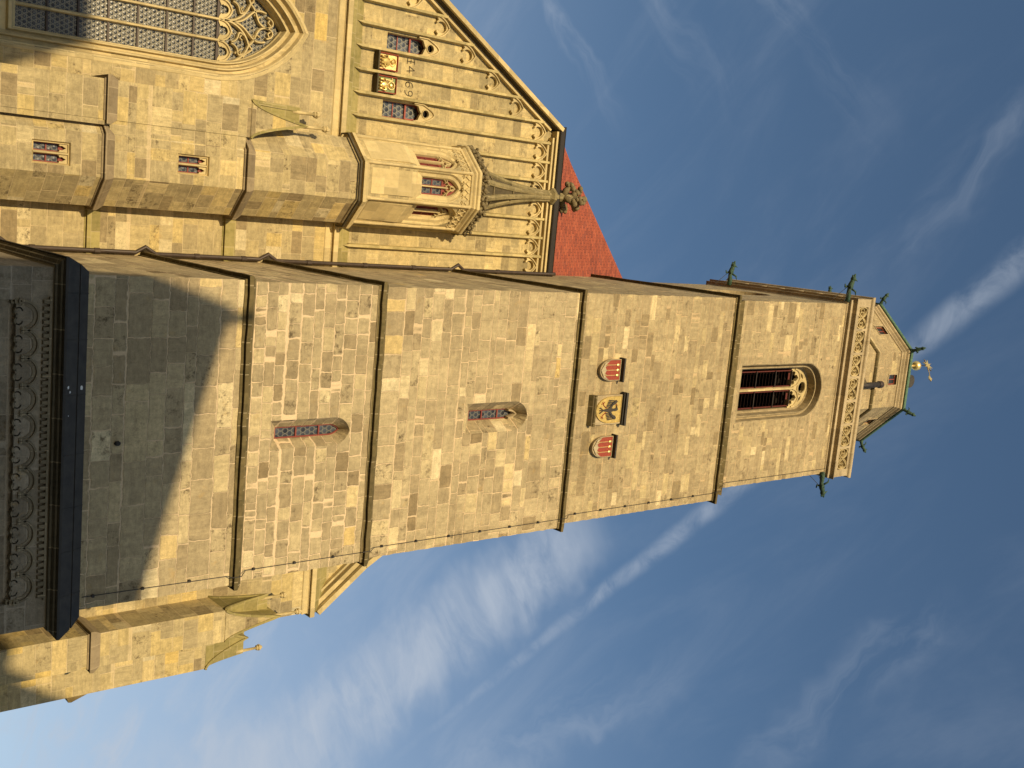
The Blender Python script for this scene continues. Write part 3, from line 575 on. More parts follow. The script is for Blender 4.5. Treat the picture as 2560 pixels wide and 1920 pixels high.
b = MB(); b.ring(o8, [(-0.02, 58.72), (0.06, 58.76), (0.06, 58.86), (0.16, 58.95), (0.16, 59.03), (0.24, 59.08), (0.27, 59.10), (0.27, 59.24), (0.0, 59.26)]); b.build('cornice', DT, LT)
b = MB(); b.ring(o8, [(0.20, 59.245), (0.34, 59.245), (0.37, 59.27), (0.37, 59.46), (0.28, 59.54), (-0.9, 60.3), (-2.2, 62.3), (-3.1, 64.2), (-3.6, 65.8), (-3.8, 66.9), (-3.9, 67.3)]); b.build('copper_dome', CUR, LT)
for i in (-1, 0, 1, 2, -2):
    pl = oct_face(LCX, LCY, 3.92, i); b = MB(); b.panel(pl, wr, (), 0.16); w = b.build('small_window', GL, LT)
    f = MB(); f.panel(pl, wr, (rect(-0.25, -0.02, 57.78, 58.54), rect(0.02, 0.25, 57.78, 58.54)), 0.12); f.build('red_frame', RD, w)
    s_ = MB()
    for a in (rect(-0.37, -0.3, 57.65, 58.67), rect(0.3, 0.37, 57.65, 58.67), rect(-0.3, 0.3, 58.60, 58.67), rect(-0.3, 0.3, 57.65, 57.72)): s_.plate(pl, a, -0.03, 0.05)
    s_.build('stone_surround', DT, w)
for x, y in octo(LCX, LCY, 4.22): gargoyle((x, y, 59.35), (x - LCX, y - LCY, 0.15), 0.75, LT, False, 0.75)
b = MB(); b.ball((LCX, LCY, 67.75), 0.33, n=18); b.lathe((LCX, LCY, 67.2), [(0.09, -0.4), (0.09, 0.3)], 8); b.build('gilded_ball', GO, LT, True)
b = MB(); b.tube([(LCX, LCY, 68.0), (LCX, LCY, 69.6)], 0.025, 6); b.build('vane_rod', IR, LT)
b = MB(); star = []
for i in range(16): a = math.pi * i / 8 + 0.2; rr = 0.46 if i % 2 == 0 else 0.16; star.append((rr * math.cos(a), 69.25 + rr * math.sin(a)))
vp = plane((LCX, LCY), (0.80, -0.6), (0.6, 0.8)); b.plate(vp, star, -0.03, 0.03)
b.ribbon(vp, [(0.3, 69.12), (0.95, 68.78)], 0.05, -0.02, 0.02); b.plate(vp, [(0.80, 68.72), (1.02, 68.92), (1.22, 68.66), (1.0, 68.56)], -0.03, 0.03)
b.build('star_weathervane', GO, LT)
b = MB(); dpl = frontal(34.8); b.plate(dpl, arch(8.0, 0.40, 60.3, 62.85, 0.44), 0, 0.9); b.build('roof_dormer', SL, LT)
HT = thing('roof_access_hut', 'low pointed hut roof just showing behind the tower parapet below the lantern', 'hut', (7.5, 33.2, 52))
b = MB(); b.box(7.0, 8.0, 32.9, 33.3, 51.6, 54.0); b.plate(frontal(32.85), [(6.85, 53.95), (7.5, 54.62), (8.15, 53.95)], 0, 0.55); b.build('gable_roof', BK, HT)
SP = thing('stove_pipe', 'short dark vertical stove pipe standing before the front face of the lantern', 'stove pipe', (7.66, 32.95, 53))
b = MB(); b.tube([(7.66, 32.95, 53.9), (7.66, 32.95, 55.98)], 0.165, 14); b.build('pipe', IR, SP, True)
b = MB(); b.lathe((7.66, 32.95, 55.98), [(0.19, 0.0), (0.21, 0.06), (0.21, 0.30), (0.12, 0.36)], 14); b.build('pipe_cap', CB, SP, True)

# ================================================================ COATS OF ARMS
def shield_outline(cx, hw, zt, zb):
    h = zt - zb; pts = [(cx - hw, zt), (cx + hw, zt), (cx + hw, zt - 0.42 * h)]
    pts += [(cx + hw * math.cos(a), zt - 0.42 * h - 0.58 * h * math.sin(a)) for a in [math.pi * i / 16 for i in range(1, 16)]] + [(cx - hw, zt - 0.42 * h)]
    return pts
def city_arms(cx, label):
    t = thing('coat_of_arms', label, 'coat of arms', (cx, 32.1, 32.4), 'red city shields on the tower')
    pl = frontal(32.0); zt, zb = 33.62, 32.42
    b = MB(); b.plate(pl, shield_outline(cx, 0.46, zt, zb), 0.0, 0.16); b.ribbon(pl, shield_outline(cx, 0.45, zt, zb), 0.05, -0.03, 0.02, True); b.build('stone_shield', DT, t)
    b = MB(); top = [(u, z) for u, z in shield_outline(cx, 0.425, zt - 0.02, zb + 0.04)]
    red = [(cx - 0.425, zt - 0.02), (cx + 0.425, zt - 0.02), (cx + 0.425, zt - 0.60)] + [(cx + 0.425 * q, zt - 0.60 - (0.20 if k % 2 == 0 else 0.04) - 0.14 * (1 - q * q)) for k, q in enumerate((0.75, 0.5, 0.25, 0.0, -0.25, -0.5, -0.75))] + [(cx - 0.425, zt - 0.60)]
    b.plate(pl, red, -0.012, 0.02); b.build('red_field', RS, t)
    b = MB(); b.plate(pl, [(cx - 0.40, zt - 0.70), (cx - 0.2, zt - 0.98), (cx, zt - 0.85), (cx + 0.2, zt - 0.98), (cx + 0.40, zt - 0.70), (cx + 0.33, zt - 0.95), (cx, zt - 1.17), (cx - 0.33, zt - 0.95)], -0.05, 0.02); b.build('triple_hill', WH, t)
    for k in (-1, 0, 1):
        b = MB(); u = cx + k * 0.225; b.ribbon(pl, [(u, zt - 0.88), (u, zt - 0.22)], 0.035, -0.035, 0.0); b.ball((u, 31.965, zt - 0.16), 0.065, 1, 0.5, 1.5, 8); b.build('wheat_ear', GO, t)
    b = MB(); b.box(cx - 0.52, cx + 0.52, 31.82, 32.16, zt + 0.06, zt + 0.14); b.build('cover_ledge', SL, t)
city_arms(6.13, 'red shield with three golden ears, left of the black eagle shield'); city_arms(9.50, 'red shield with three golden ears, right of the black eagle shield')
t = thing('coat_of_arms', 'square stone panel with black eagle on a golden shield', 'coat of arms', (7.85, 32.1, 32.2)); pl = frontal(31.98)
b = MB(); b.plate(pl, rect(7.22, 8.50, 32.30, 33.95), 0.0, 0.2); b.build('stone_panel', DT, t)
b = MB(); b.box(7.13, 8.58, 31.80, 32.18, 34.02, 34.14); b.box(7.16, 8.55, 31.88, 32.18, 33.95, 34.0); b.build('cover_ledge', SL, t)
b = MB(); b.loft([[(7.19, 32.14, 32.06), (8.53, 32.14, 32.06), (8.53, 32.14, 32.3), (7.19, 32.14, 32.3)], [(7.19, 31.86, 32.20), (8.53, 31.86, 32.20), (8.53, 31.85, 32.285), (7.19, 31.85, 32.285)]], True, True, True); b.build('sill_ledge', MO, t)
b = MB(); b.plate(pl, shield_outline(7.86, 0.555, 33.84, 32.38), -0.04, 0.02); b.ribbon(pl, shield_outline(7.86, 0.565, 33.85, 32.37), 0.04, -0.06, 0.0, True); b.build('gold_field', GF, t)
b = MB(); ec = 7.86
def both(pts): b.plate(pl, pts, -0.075, -0.03); b.plate(pl, mirror(pts, ec), -0.075, -0.03)
b.plate(pl, [(ec - 0.075, 33.30), (ec - 0.09, 33.08), (ec - 0.04, 32.86), (ec, 32.60), (ec + 0.04, 32.86), (ec + 0.09, 33.08), (ec + 0.075, 33.30), (ec + 0.04, 33.42), (ec - 0.04, 33.42)], -0.08, -0.03)
b.plate(pl, [(ec - 0.045, 33.38), (ec + 0.045, 33.38), (ec + 0.055, 33.56), (ec + 0.01, 33.65), (ec - 0.07, 33.63), (ec - 0.17, 33.55), (ec - 0.07, 33.54)], -0.082, -0.03)
both([(ec + 0.06, 33.25), (ec + 0.19, 33.34), (ec + 0.27, 33.52), (ec + 0.37, 33.60), (ec + 0.43, 33.52), (ec + 0.36, 33.38), (ec + 0.27, 33.22), (ec + 0.10, 33.12)])
for q in range(5):
    u, z = ec + 0.395 - q * 0.066, 33.46 - q * 0.072; L_ = 0.42 - 0.045 * q
    both([(u - 0.017, z), (u + 0.017, z), (u + 0.045, z - L_ * 0.8), (u + 0.02, z - L_), (u - 0.005, z - L_ * 0.8)])
for k in (-1, 0, 1): b.plate(pl, [(ec + k * 0.02 - 0.015, 32.76), (ec + k * 0.02 + 0.015, 32.76), (ec + k * 0.11 + 0.025, 32.60), (ec + k * 0.09, 32.53), (ec + k * 0.11 - 0.025, 32.60)], -0.078, -0.03)
b.build('black_eagle', EB, t)
b = MB()
for s in (-1, 1):
    pts = [(ec + s * 0.09, 32.96), (ec + s * 0.22, 32.78), (ec + s * 0.30, 32.74)]; b.ribbon(pl, pts, 0.035, -0.07, -0.03)
    for a in ((0.36, 32.82), (0.36, 32.70), (0.28, 32.64)): b.ribbon(pl, [(ec + s * 0.28, 32.75), (ec + s * a[0], a[1])], 0.025, -0.07, -0.03)
b.ribbon(pl, [(ec - 0.15, 33.60), (ec - 0.24, 33.56), (ec - 0.20, 33.50)], 0.03, -0.08, -0.03); b.build('red_claws', RS, t)

# ================================================================ NAVE
N = thing('church_nave', 'sandstone church nave front with ribbed stepped gable and red tiled roof', 'church', (3.5, 43, -1.6))
NX0, NX1, NY = -24.0, 18.62, 41.0
WC = -6.55                                                      # axis of the great window
OUT = arch(WC, 2.22, 10.2, 18.75, 3.75, 14)
b = MB(); fr = frontal(NY); b.panel(fr, rect(NX0, NX1, -1.6, 24.1), (OUT,)); b.panel(plane((NX1, 0), (0, 1), (-1, 0)), rect(NY, 70, -1.6, 24.1))
b.build('front_wall', NV, N)
GY = 41.32                                                      # recessed gable field
GA, GK = (-4.30, 36.42), 1.632
def slope_l(x): return GA[1] + GK * (x - GA[0])
xl = GA[0] - (GA[1] - 24.9) / GK
b = MB(); gw = []
def gable_win(cx): return arch(cx, 0.36, 26.68, 28.55, 0.42)
G1, G2 = gable_win(-7.00), gable_win(-4.14)
b.panel(frontal(GY), [(xl - 0.2, 24.6), (xl, 24.9), GA, (GA[0] + 0.1, 37.0), (10.9, 37.0), (16.75, 27.1), (18.58, 24.8), (18.58, 24.6)], (G1, G2)); b.build('gable_wall', GB, N)
b = MB(); cpath = [(NX0, NY), (NX1, NY), (NX1, 70)]
b.ring(cpath, [(-0.01, 23.98), (0.04, 24.02), (0.05, 24.08), (0.03, 24.12), (0.03, 24.30), (0.06, 24.32), (0.06, 24.37), (0.13, 24.38), (0.13, 24.35), (0.20, 24.36), (0.20, 24.58), (0.16, 24.62)], False); b.build('main_cornice', DN, N)
b = MB(); b.ring([(NX0, NY), (NX1, NY)], [(0.17, 24.615), (-0.33, 25.42)], False); b.build('weathered_ledge', OL, N)
# blind arcade
def rib(x, z1):
    b = MB(); z0 = 25.0
    def sec(z, y): return [(x - 0.10, GY + 0.02, z), (x - 0.055, y, z), (x + 0.055, y, z), (x + 0.10, GY + 0.02, z)]
    b.loft([sec(25.42, GY - 0.02), sec(25.18 + 0.12, 41.06), sec(z1, 41.06)], True, True, True)
    b.add([(x - 0.055, 41.06, 25.30), (x + 0.055, 41.06, 25.30), (x, 41.02, 24.95), (x - 0.1, GY, 25.42), (x + 0.1, GY, 25.42)], [(0, 1, 2), (0, 2, 3), (1, 4, 2)])
    return b
XR = [-3.68 - 0.965 * i for i in range(0, 9)]
for x in XR: rib(x, min(slope_l(x) + 0.12, 36.5)).build('gable_rib', RB, N)
XP = [-3.68 + 0.935 * j for j in range(1, 20)]
for x in XP:
    zt = 36.55
    if x > 11: zt = 37 - (x - 10.9) * 1.69
    if zt > 27: rib(x, zt).build('gable_rib', RB, N)
def head(xa, xb, za):
    cx, hw = (xa + xb) / 2, (xb - xa) / 2; pl = frontal(GY); zs = za - 0.85
    outl = [p for p in arch(cx, hw, zs - 0.02, zs, 0.80, 7)][1:-1]
    R_ = hw
    inner = [(cx + 0.93 * R_, zs - 0.05), (cx + 0.82 * R_, zs + 0.15), (cx + 0.62 * R_, zs + 0.20), (cx + 0.42 * R_, zs + 0.10), (cx + 0.30 * R_, zs + 0.16), (cx + 0.50 * R_, zs + 0.28)]
    inner += [(cx + 0.52 * R_ * math.cos(a), zs + 0.40 + 0.26 * math.sin(a)) for a in [math.pi * i / 8 for i in range(9)]]
    inner += [(2 * cx - u, z) for u, z in inner[5::-1]]
    b = MB(); b.plate(pl, outl + inner, -0.16, 0.0)
    b.ribbon(pl, outl, 0.09, -0.24, -0.02)
    return b
for i in range(8): head(XR[i + 1], XR[i], slope_l((XR[i] + XR[i + 1]) / 2 - 0.26) - 0.05).build('arch_head', DN, N)
allr = [XR[0]] + XP
for i in range(len(allr) - 1):
    za = 36.38
    if allr[i + 1] > 10.5: za = 36.38 - (allr[i + 1] - 10.5) * 1.69
    if za > 27.5: head(allr[i], allr[i + 1], za).build('arch_head', DN, N)
# raking copings
def rake(p, q, name, n0, n1, y0, y1, mat, flip=1):
    t = Vector((q[0] - p[0], q[1] - p[1])).normalized(); nn = Vector((-t.y, t.x)) * flip
    b = MB(); a = [(p[0] + nn.x * k, p[1] + nn.y * k) for k in (n0, n1)]; c = [(q[0] + nn.x * k, q[1] + nn.y * k) for k in (n0, n1)]
    b.loft([[(a[0][0], y0, a[0][1]), (a[1][0], y0, a[1][1]), (a[1][0], y1, a[1][1]), (a[0][0], y1, a[0][1])], [(c[0][0], y0, c[0][1]), (c[1][0], y0, c[1][1]), (c[1][0], y1, c[1][1]), (c[0][0], y1, c[0][1])]], True, True, True)
    return b
PL, QL = (xl - 4, 24.9 - 4 * GK), (GA[0] + 0.02, GA[1] + 0.03); PL = (xl - 0.1, 24.9 - 0.1 * GK)
rake(PL, QL, '', 0.0, 0.10, 41.10, 41.6, DN).build('raking_mould', DN, N)
rake(PL, QL, '', 0.10, 0.30, 41.24, 41.6, DN).build('raking_groove', DT, N)
rake((PL[0], PL[1]), (GA[0] + 0.25, GA[1] + 0.40), '', 0.30, 0.50, 40.78, 41.7, DN).build('raking_coping', DN, N)
rake((PL[0], PL[1]), (GA[0] + 0.25, GA[1] + 0.40), '', 0.26, 0.305, 40.95, 41.7, DN).build('raking_drip_shade', BK, N)  # black strip painted as the shade under the coping
for (p, q) in (((18.62, 24.75), (16.72, 27.15)), ((16.72, 27.15), (10.9, 37.0))):
    rake(p, q, '', -0.55, -0.45, 41.10, 41.5, DN, -1).build('raking_mould', DN, N); rake(p, q, '', -0.32, -0.10, 41.0, 41.6, DN, -1).build('raking_mould', DN, N)
    rake(p, q, '', -0.06, 0.20, 40.8, 41.7, DN, -1).build('raking_coping', DN, N)
# level top strings and gutter
XA, XB = GA[0] + 0.28, 11.0
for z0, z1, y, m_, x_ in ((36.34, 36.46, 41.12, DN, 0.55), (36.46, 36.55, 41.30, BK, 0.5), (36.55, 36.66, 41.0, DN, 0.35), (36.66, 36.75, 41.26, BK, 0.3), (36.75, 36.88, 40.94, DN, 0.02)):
    b = MB(); b.box(XA + x_ - 0.3, XB, y, 41.7, z0, z1); b.build('top_string', m_, N)  # black strips paint the shade in the gaps between mouldings
b = MB(); b.ring([(XA - 0.45, 41.6), (XA - 0.45, 40.86), (XB, 40.86)][0:3], [(-0.12, 36.885), (0.02, 36.885), (0.05, 36.92), (0.06, 37.16), (0.09, 37.19), (0.02, 37.22), (-0.10, 37.10)], False); b.build('gutter', GTR, N)
# roof
HE = [(-3.95, 41.35, 37.55), (-3.55, 41.75, 38.15), (-2.9, 42.5, 39.35), (-0.94, 44.0, 42.4), (1.8, 45.9, 46.5), (3.55, 47.1, 49.1)]
b = MB(); ax = 3.55
row1 = [Vector(p) for p in HE]; row2 = [Vector((2 * ax - p[0], p[1], p[2])) for p in HE]
b.loft([row1, row2], False)
b.loft([row1, [Vector((p.x, 110, p.z)) for p in row1]], False); b.loft([row2, [Vector((p.x, 110, p.z)) for p in row2]], False)
e1 = Vector((xl, 41.5, 25.0)); b.add([row1[0], (row1[0].x, 110, row1[0].z), (xl, 110, 25.0), (xl, 41.35, 25.0)], [(0, 1, 2, 3)]); b.add([row2[0], (row2[0].x, 110, row2[0].z), (18.6, 110, 25.0), (18.6, 41.35, 25.0)], [(0, 1, 2, 3)])
b.build('tiled_roof', TI, N)
# great window
w = MB(); A = lambda hw, z0, rs: arch(WC, hw, z0, 18.75, rs, 14)
w.bridge(fr, [(OUT, 0.0), (A(2.18, 10.3, 3.70), 0.02), (A(2.12, 10.42, 3.62), 0.20), (A(2.01, 10.62, 3.48), 0.25), (A(1.98, 10.68, 3.44), 0.10), (A(1.92, 10.8, 3.37), 0.10), (A(1.87, 10.95, 3.30), 0.36), (A(1.77, 11.15, 3.17), 0.40), (A(1.74, 11.2, 3.13), 0.26), (A(1.69, 11.3, 3.06), 0.26), (A(1.64, 11.42, 2.99), 0.52), (A(1.60, 11.5, 2.94), 0.56), (A(1.60, 11.5, 2.94), 0.9)])
GWIN = w.build('great_tracery_window', DN, N)
w = MB()
def bandr(hw, z0, rs, wd, d0, d1): w.ribbon(fr, [p for p in arch(WC, hw, 10.9, 18.75, rs, 14)], wd, d0, d1)
bandr(2.32, 10.2, 3.86, 0.18, -0.015, 0.05)
w.build('voussoir_ring', DN, GWIN)
gl = MB(); gl.panel(fr, A(1.62, 11.4, 2.97), (), 0.74); gl.build('bullseye_glazing', BU, GWIN)
LW = 3.2 / 4; ZS = 18.95
for i in (-1, 0, 1):
    k_ = MB(); u = WC + i * LW; k_.ribbon(fr, [(u, 11.35), (u, ZS + (0.35 if i else 0.9))], 0.125, 0.58, 0.78); k_.build('mullion', DN, GWIN)
for z in (12.61, 13.69, 14.77, 15.87, 16.98, 18.05):
    k_ = MB(); k_.plate(fr, rect(WC - 1.59, WC + 1.59, z - 0.035, z + 0.035), 0.68, 0.735); k_.build('saddle_bar', CB, GWIN)
k_ = MB(); k_.plate(fr, rect(WC - 1.59, WC + 1.59, 18.98, 19.10), 0.66, 0.735); k_.build('transom_bar', CB, GWIN)
tr = MB(); D0, D1 = 0.55, 0.76
TB = 0.105
for i in range(4):                                              # four lights with round cusped heads
    cx = WC - 1.6 + LW * (i + 0.5)
    tr.ribbon(fr, arch(cx, LW / 2 - 0.01, 19.0, 19.10, 0.46, 8)[1:-1], TB, D0, D1)
    hd = [(cx - 0.37, 19.02), (cx - 0.37, 19.2)] + circ(cx, 19.20, 0.37, 10, math.pi * 0.93, math.pi * 0.07, False) + [(cx + 0.37, 19.2), (cx + 0.37, 19.02)]
    cus = [(cx + 0.30, 19.04), (cx + 0.15, 19.12), (cx + 0.19, 19.20)] + circ(cx, 19.28, 0.16, 10, -math.pi * 0.1, math.pi * 1.1, False) + [(cx - 0.19, 19.20), (cx - 0.15, 19.12), (cx - 0.30, 19.04)]
    tr.plate(fr, hd + cus, D0 + 0.07, D1)
for s_ in (-1, 1):                                              # two sub-arches holding paired leaf shapes
    c2 = WC + s_ * LW
    tr.ribbon(fr, arch(c2, LW, 19.1, 19.25, 1.06, 12)[1:-1], TB + 0.01, D0 - 0.02, D1)
    for q in (-1, 1):
        tr.ribbon(fr, bez([(c2 + q * 0.03, 19.58), (c2 + q * 0.10, 20.02), (c2 + q * 0.62, 19.72), (c2 + q * 0.36, 20.10)]), TB - 0.015, D0, D1)
        tr.ribbon(fr, [(c2 + q * 0.16, 20.06), (c2 + q * 0.24, 19.95), (c2 + q * 0.38, 20.02)], 0.08, D0 + 0.05, D1)
    for q, e in ((-1, 0.58), (1, 0.58)):
        tr.ribbon(fr, [(c2 + q * 0.60, 19.50), (c2 + q * 0.42, 19.56), (c2 + q * 0.33, 19.66)], 0.07, D0 + 0.05, D1)
for s_ in (-1, 1):                                              # four great flames filling the head
    tr.ribbon(fr, bez([(WC, 19.60), (WC + s_ * 0.02, 20.35), (WC + s_ * 0.80, 20.30), (WC + s_ * 0.56, 21.02)], 14), TB, D0 - 0.01, D1)
    tr.ribbon(fr, bez([(WC + s_ * LW, 20.32), (WC + s_ * 0.55, 20.72), (WC + s_ * 0.02, 20.50), (WC, 21.12)], 14), TB, D0 - 0.01, D1)
    tr.ribbon(fr, bez([(WC, 21.12), (WC + s_ * 0.10, 21.50), (WC + s_ * 0.40, 21.35), (WC + s_ * 0.42, 21.08)], 10), TB - 0.015, D0, D1)
    tr.ribbon(fr, bez([(WC + s_ * LW, 20.32), (WC + s_ * 1.00, 20.66), (WC + s_ * 1.00, 20.28), (WC + s_ * 1.30, 20.10)], 12), TB - 0.01, D0, D1)
    for p_ in (((0.44, 20.52), (0.30, 20.66), (0.40, 20.80)), ((0.10, 21.28), (0.22, 21.16), (0.34, 21.22)), ((1.20, 19.78), (1.06, 19.86), (1.10, 20.02))): tr.ribbon(fr, [(WC + s_ * u, z) for u, z in p_], 0.085, D0 + 0.05, D1)
tr.build('flowing_tracery', DN, GWIN)
# gable windows
for cx, o_ in ((-7.00, G1), (-4.14, G2)):
    pl = frontal(GY); b = MB(); inn = [(u, z) for u, z in arch(cx, 0.34, 26.72, 28.5, 0.38)]
    b.bridge(pl, [(o_, 0), (inn, 0.22), (inn, 0.4)]); w = b.build('gable_window', DN, N)
    f = MB(); f.panel(pl, inn, (rect(cx - 0.32, cx + 0.32, 26.76, 27.34), rect(cx - 0.32, cx + 0.32, 27.38, 27.97), [(u * 1.0, z) for u, z in arch(cx, 0.28, 28.06, 28.4, 0.3)]), 0.24)
    f.plate(pl, rect(cx - 0.32, cx + 0.32, 27.97, 28.05), 0.2, 0.26); f.build('red_frame', RD, w)
    q = MB(); q.panel(pl, inn, (), 0.28); q.build('leaded_pane', HX, w)
    h = MB(); hp = [(cx - 0.40, 28.25), (cx - 0.40, 28.75)] + [(cx - 0.40 + 0.40 * (i / 6), 28.75 + 0.62 * math.sin(i / 6 * math.pi / 2)) for i in range(1, 7)] + [(cx + 0.40 * (i / 6), 29.37 - 0.62 * (1 - math.cos(i / 6 * math.pi / 2))) for i in range(1, 7)] + [(cx + 0.40, 28.25)]
    hole = circ(cx, 28.92, 0.19, 16); lob = [(cx + 0.36, 28.25), (cx + 0.30, 28.52), (cx + 0.12, 28.60), (cx, 28.68), (cx - 0.12, 28.60), (cx - 0.30, 28.52), (cx - 0.36, 28.25)]
    h.plate(pl, hp + lob, -0.10, 0.05, (hole,)); h.ribbon(pl, hp, 0.09, -0.17, 0.02); h.ribbon(pl, hole, 0.06, -0.14, 0.02, True); h.build('trefoil_head', DN, w)
    d = MB(); d.panel(pl, circ(cx, 28.92, 0.22, 14), (), -0.0); d.bridge(pl, [(circ(cx, 28.92, 0.2, 14), -0.05), (circ(cx, 28.92, 0.2, 14), 0.0)]); d.build('eye_shadow_disc', DK, w)  # black disc stands in for the shade inside the trefoil eye
# carved year 1469
def num(pts_list, name='carved_number'):
    b = MB()
    for pts in pts_list: b.ribbon(frontal(GY), pts, 0.045, -0.010, 0.03, ch=0.1)
    b.build(name, BK, N)
num([[(-6.31, 27.80), (-6.31, 28.20)], [(-6.43, 28.19), (-6.19, 28.19)], [(-6.43, 27.81), (-6.19, 27.81)], [(-6.40, 28.0), (-6.22, 28.0)]])
num([[(-5.88, 27.80), (-5.95, 28.22)], [(-5.95, 28.22), (-6.10, 27.93)], [(-6.11, 27.93), (-5.80, 27.95)]])
num([bez([(-5.20, 28.20), (-5.48, 28.20), (-5.46, 27.82), (-5.32, 27.80)]), circ(-5.31, 27.91, 0.11, 14)])
num([bez([(-5.06, 27.78), (-4.84, 27.80), (-4.80, 28.0), (-4.84, 28.14)]), circ(-4.94, 28.09, 0.11, 14)])

# relief panels
def relief(x0, x1, label, kind):
    t = thing('relief_panel', label, 'relief', ((x0 + x1) / 2, 41.2, 26.1)); pl = frontal(41.14); cx = (x0 + x1) / 2; z0, z1 = 26.20, 27.20
    b = MB(); b.plate(pl, rect(x0, x1, z0, z1), 0.03, 0.2); b.build('gilded_ground', GO if kind == 0 else GR, t)
    b = MB(); b.ribbon(pl, rect(x0 + 0.03, x1 - 0.03, z0 + 0.03, z1 - 0.03), 0.07, -0.06, 0.1, True); b.build('red_frame', RD if False else RS, t)
    b = MB(); b.box(x0 - 0.02, x1 + 0.02, 40.98, 41.3, z0 - 0.10, z0 - 0.02); b.build('base_ledge', BK, t)
    y = 41.12; b = MB()
    s = 1 if kind == 0 else -1
    b.ball((cx - 0.02 * s, y, 26.92), 0.10, 1, 0.6, 1.1, 10); b.ball((cx - 0.02 * s, y + 0.02, 26.58), 0.16, 1, 0.5, 1.5, 10, 0.15)
    b.tube([(cx - 0.1 * s, y, 26.7), (cx - 0.25 * s, y - 0.02, 26.62), (cx - 0.22 * s, y - 0.02, 26.45)], [0.06, 0.05, 0.03], 7)
    b.tube([(cx + 0.1 * s, y, 26.72), (cx + 0.22 * s, y - 0.02, 26.55), (cx + 0.06 * s, y - 0.05, 26.45)], [0.06, 0.05, 0.03], 7)
    for k_ in range(4): b.tube([(cx - 0.22 + 0.14 * k_, y, 26.32), (cx - 0.16 + 0.12 * k_, y - 0.02, 26.5)], [0.06, 0.03], 6)
    b.build('relief_figure', GF if kind == 0 else GO, t, True)
    b = MB(); b.ribbon(pl, circ(cx - 0.02 * s, 26.93, 0.17, 18), 0.06, -0.03, 0.05, True)
    if kind == 0: b.plate(pl, [(cx + 0.12, 26.75), (cx + 0.30, 26.98), (cx + 0.33, 26.6), (cx + 0.22, 26.35)], -0.03, 0.05)
    else: b.ribbon(pl, bez([(cx - 0.3, 26.95), (cx - 0.1, 27.1), (cx - 0.26, 26.6), (cx - 0.2, 26.35)]), 0.06, -0.03, 0.05)
    b.build('halo', GO, t)
relief(-6.46, -5.72, 'red framed golden relief of a haloed figure under the number 14', 0); relief(-5.50, -4.76, 'red framed green and gold relief of a figure under the number 69', 1)

# buttresses: crossed saddle roofs with hollow curved gablets
def cross_roof(x0, x1, y0, y1, z0, hx, hy, p=1.75, left_only=False):
    b = MB(); n = 22; g_ = []
    for j in range(n + 1):
        for i in range(n + 1):
            u, v = i / n, j / n; a = hx * (1 - abs(2 * u - 1)) ** p; c = hy * (1 - abs(2 * v - 1)) ** p
            if left_only and u > 0.5: c = 0
            g_.append((x0 + (x1 - x0) * u, y0 + (y1 - y0) * v, z0 + max(a, c) + 0.02))
    b.add(g_, [(j * (n + 1) + i, j * (n + 1) + i + 1, (j + 1) * (n + 1) + i + 1, (j + 1) * (n + 1) + i) for j in range(n) for i in range(n)])
    edge = [i for i in range(n + 1)] + [j * (n + 1) + n for j in range(1, n + 1)] + [n * (n + 1) + i for i in range(n - 1, -1, -1)] + [j * (n + 1) for j in range(n - 1, 0, -1)]
    top = [g_[e] for e in edge]; b.loft([[(x, y, z0 - 0.02) for x, y, z in top], top], True)
    return b
def finial(c, z1, parent):
    h = z1 - c[2]; b = MB(); b.lathe(c, [(0.10, -0.35), (0.075, 0.0), (0.055, h - 0.22), (0.11, h - 0.20), (0.13, h - 0.15), (0.06, h - 0.1)], 8)
    for k_ in range(5): a = k_ * 2 * math.pi / 5; b.ball((c[0] + 0.08 * math.cos(a), c[1] + 0.08 * math.sin(a), c[2] + h - 0.06), 0.075, n=8)
    b.ball((c[0], c[1], c[2] + h + 0.02), 0.08, n=8); b.build('finial', DN, parent, True)
def curve_coping(parent, pl, c, hw, z0, h, w=0.10, p=1.75):
    b = MB(); pts = [(c - hw + 2 * hw * i / 28, z0 + h * (1 - abs(2 * i / 28 - 1)) ** p) for i in range(29)]; b.ribbon(pl, pts, w, -0.07, 0.1, ch=0.05); b.build('gablet_coping', OL, parent)
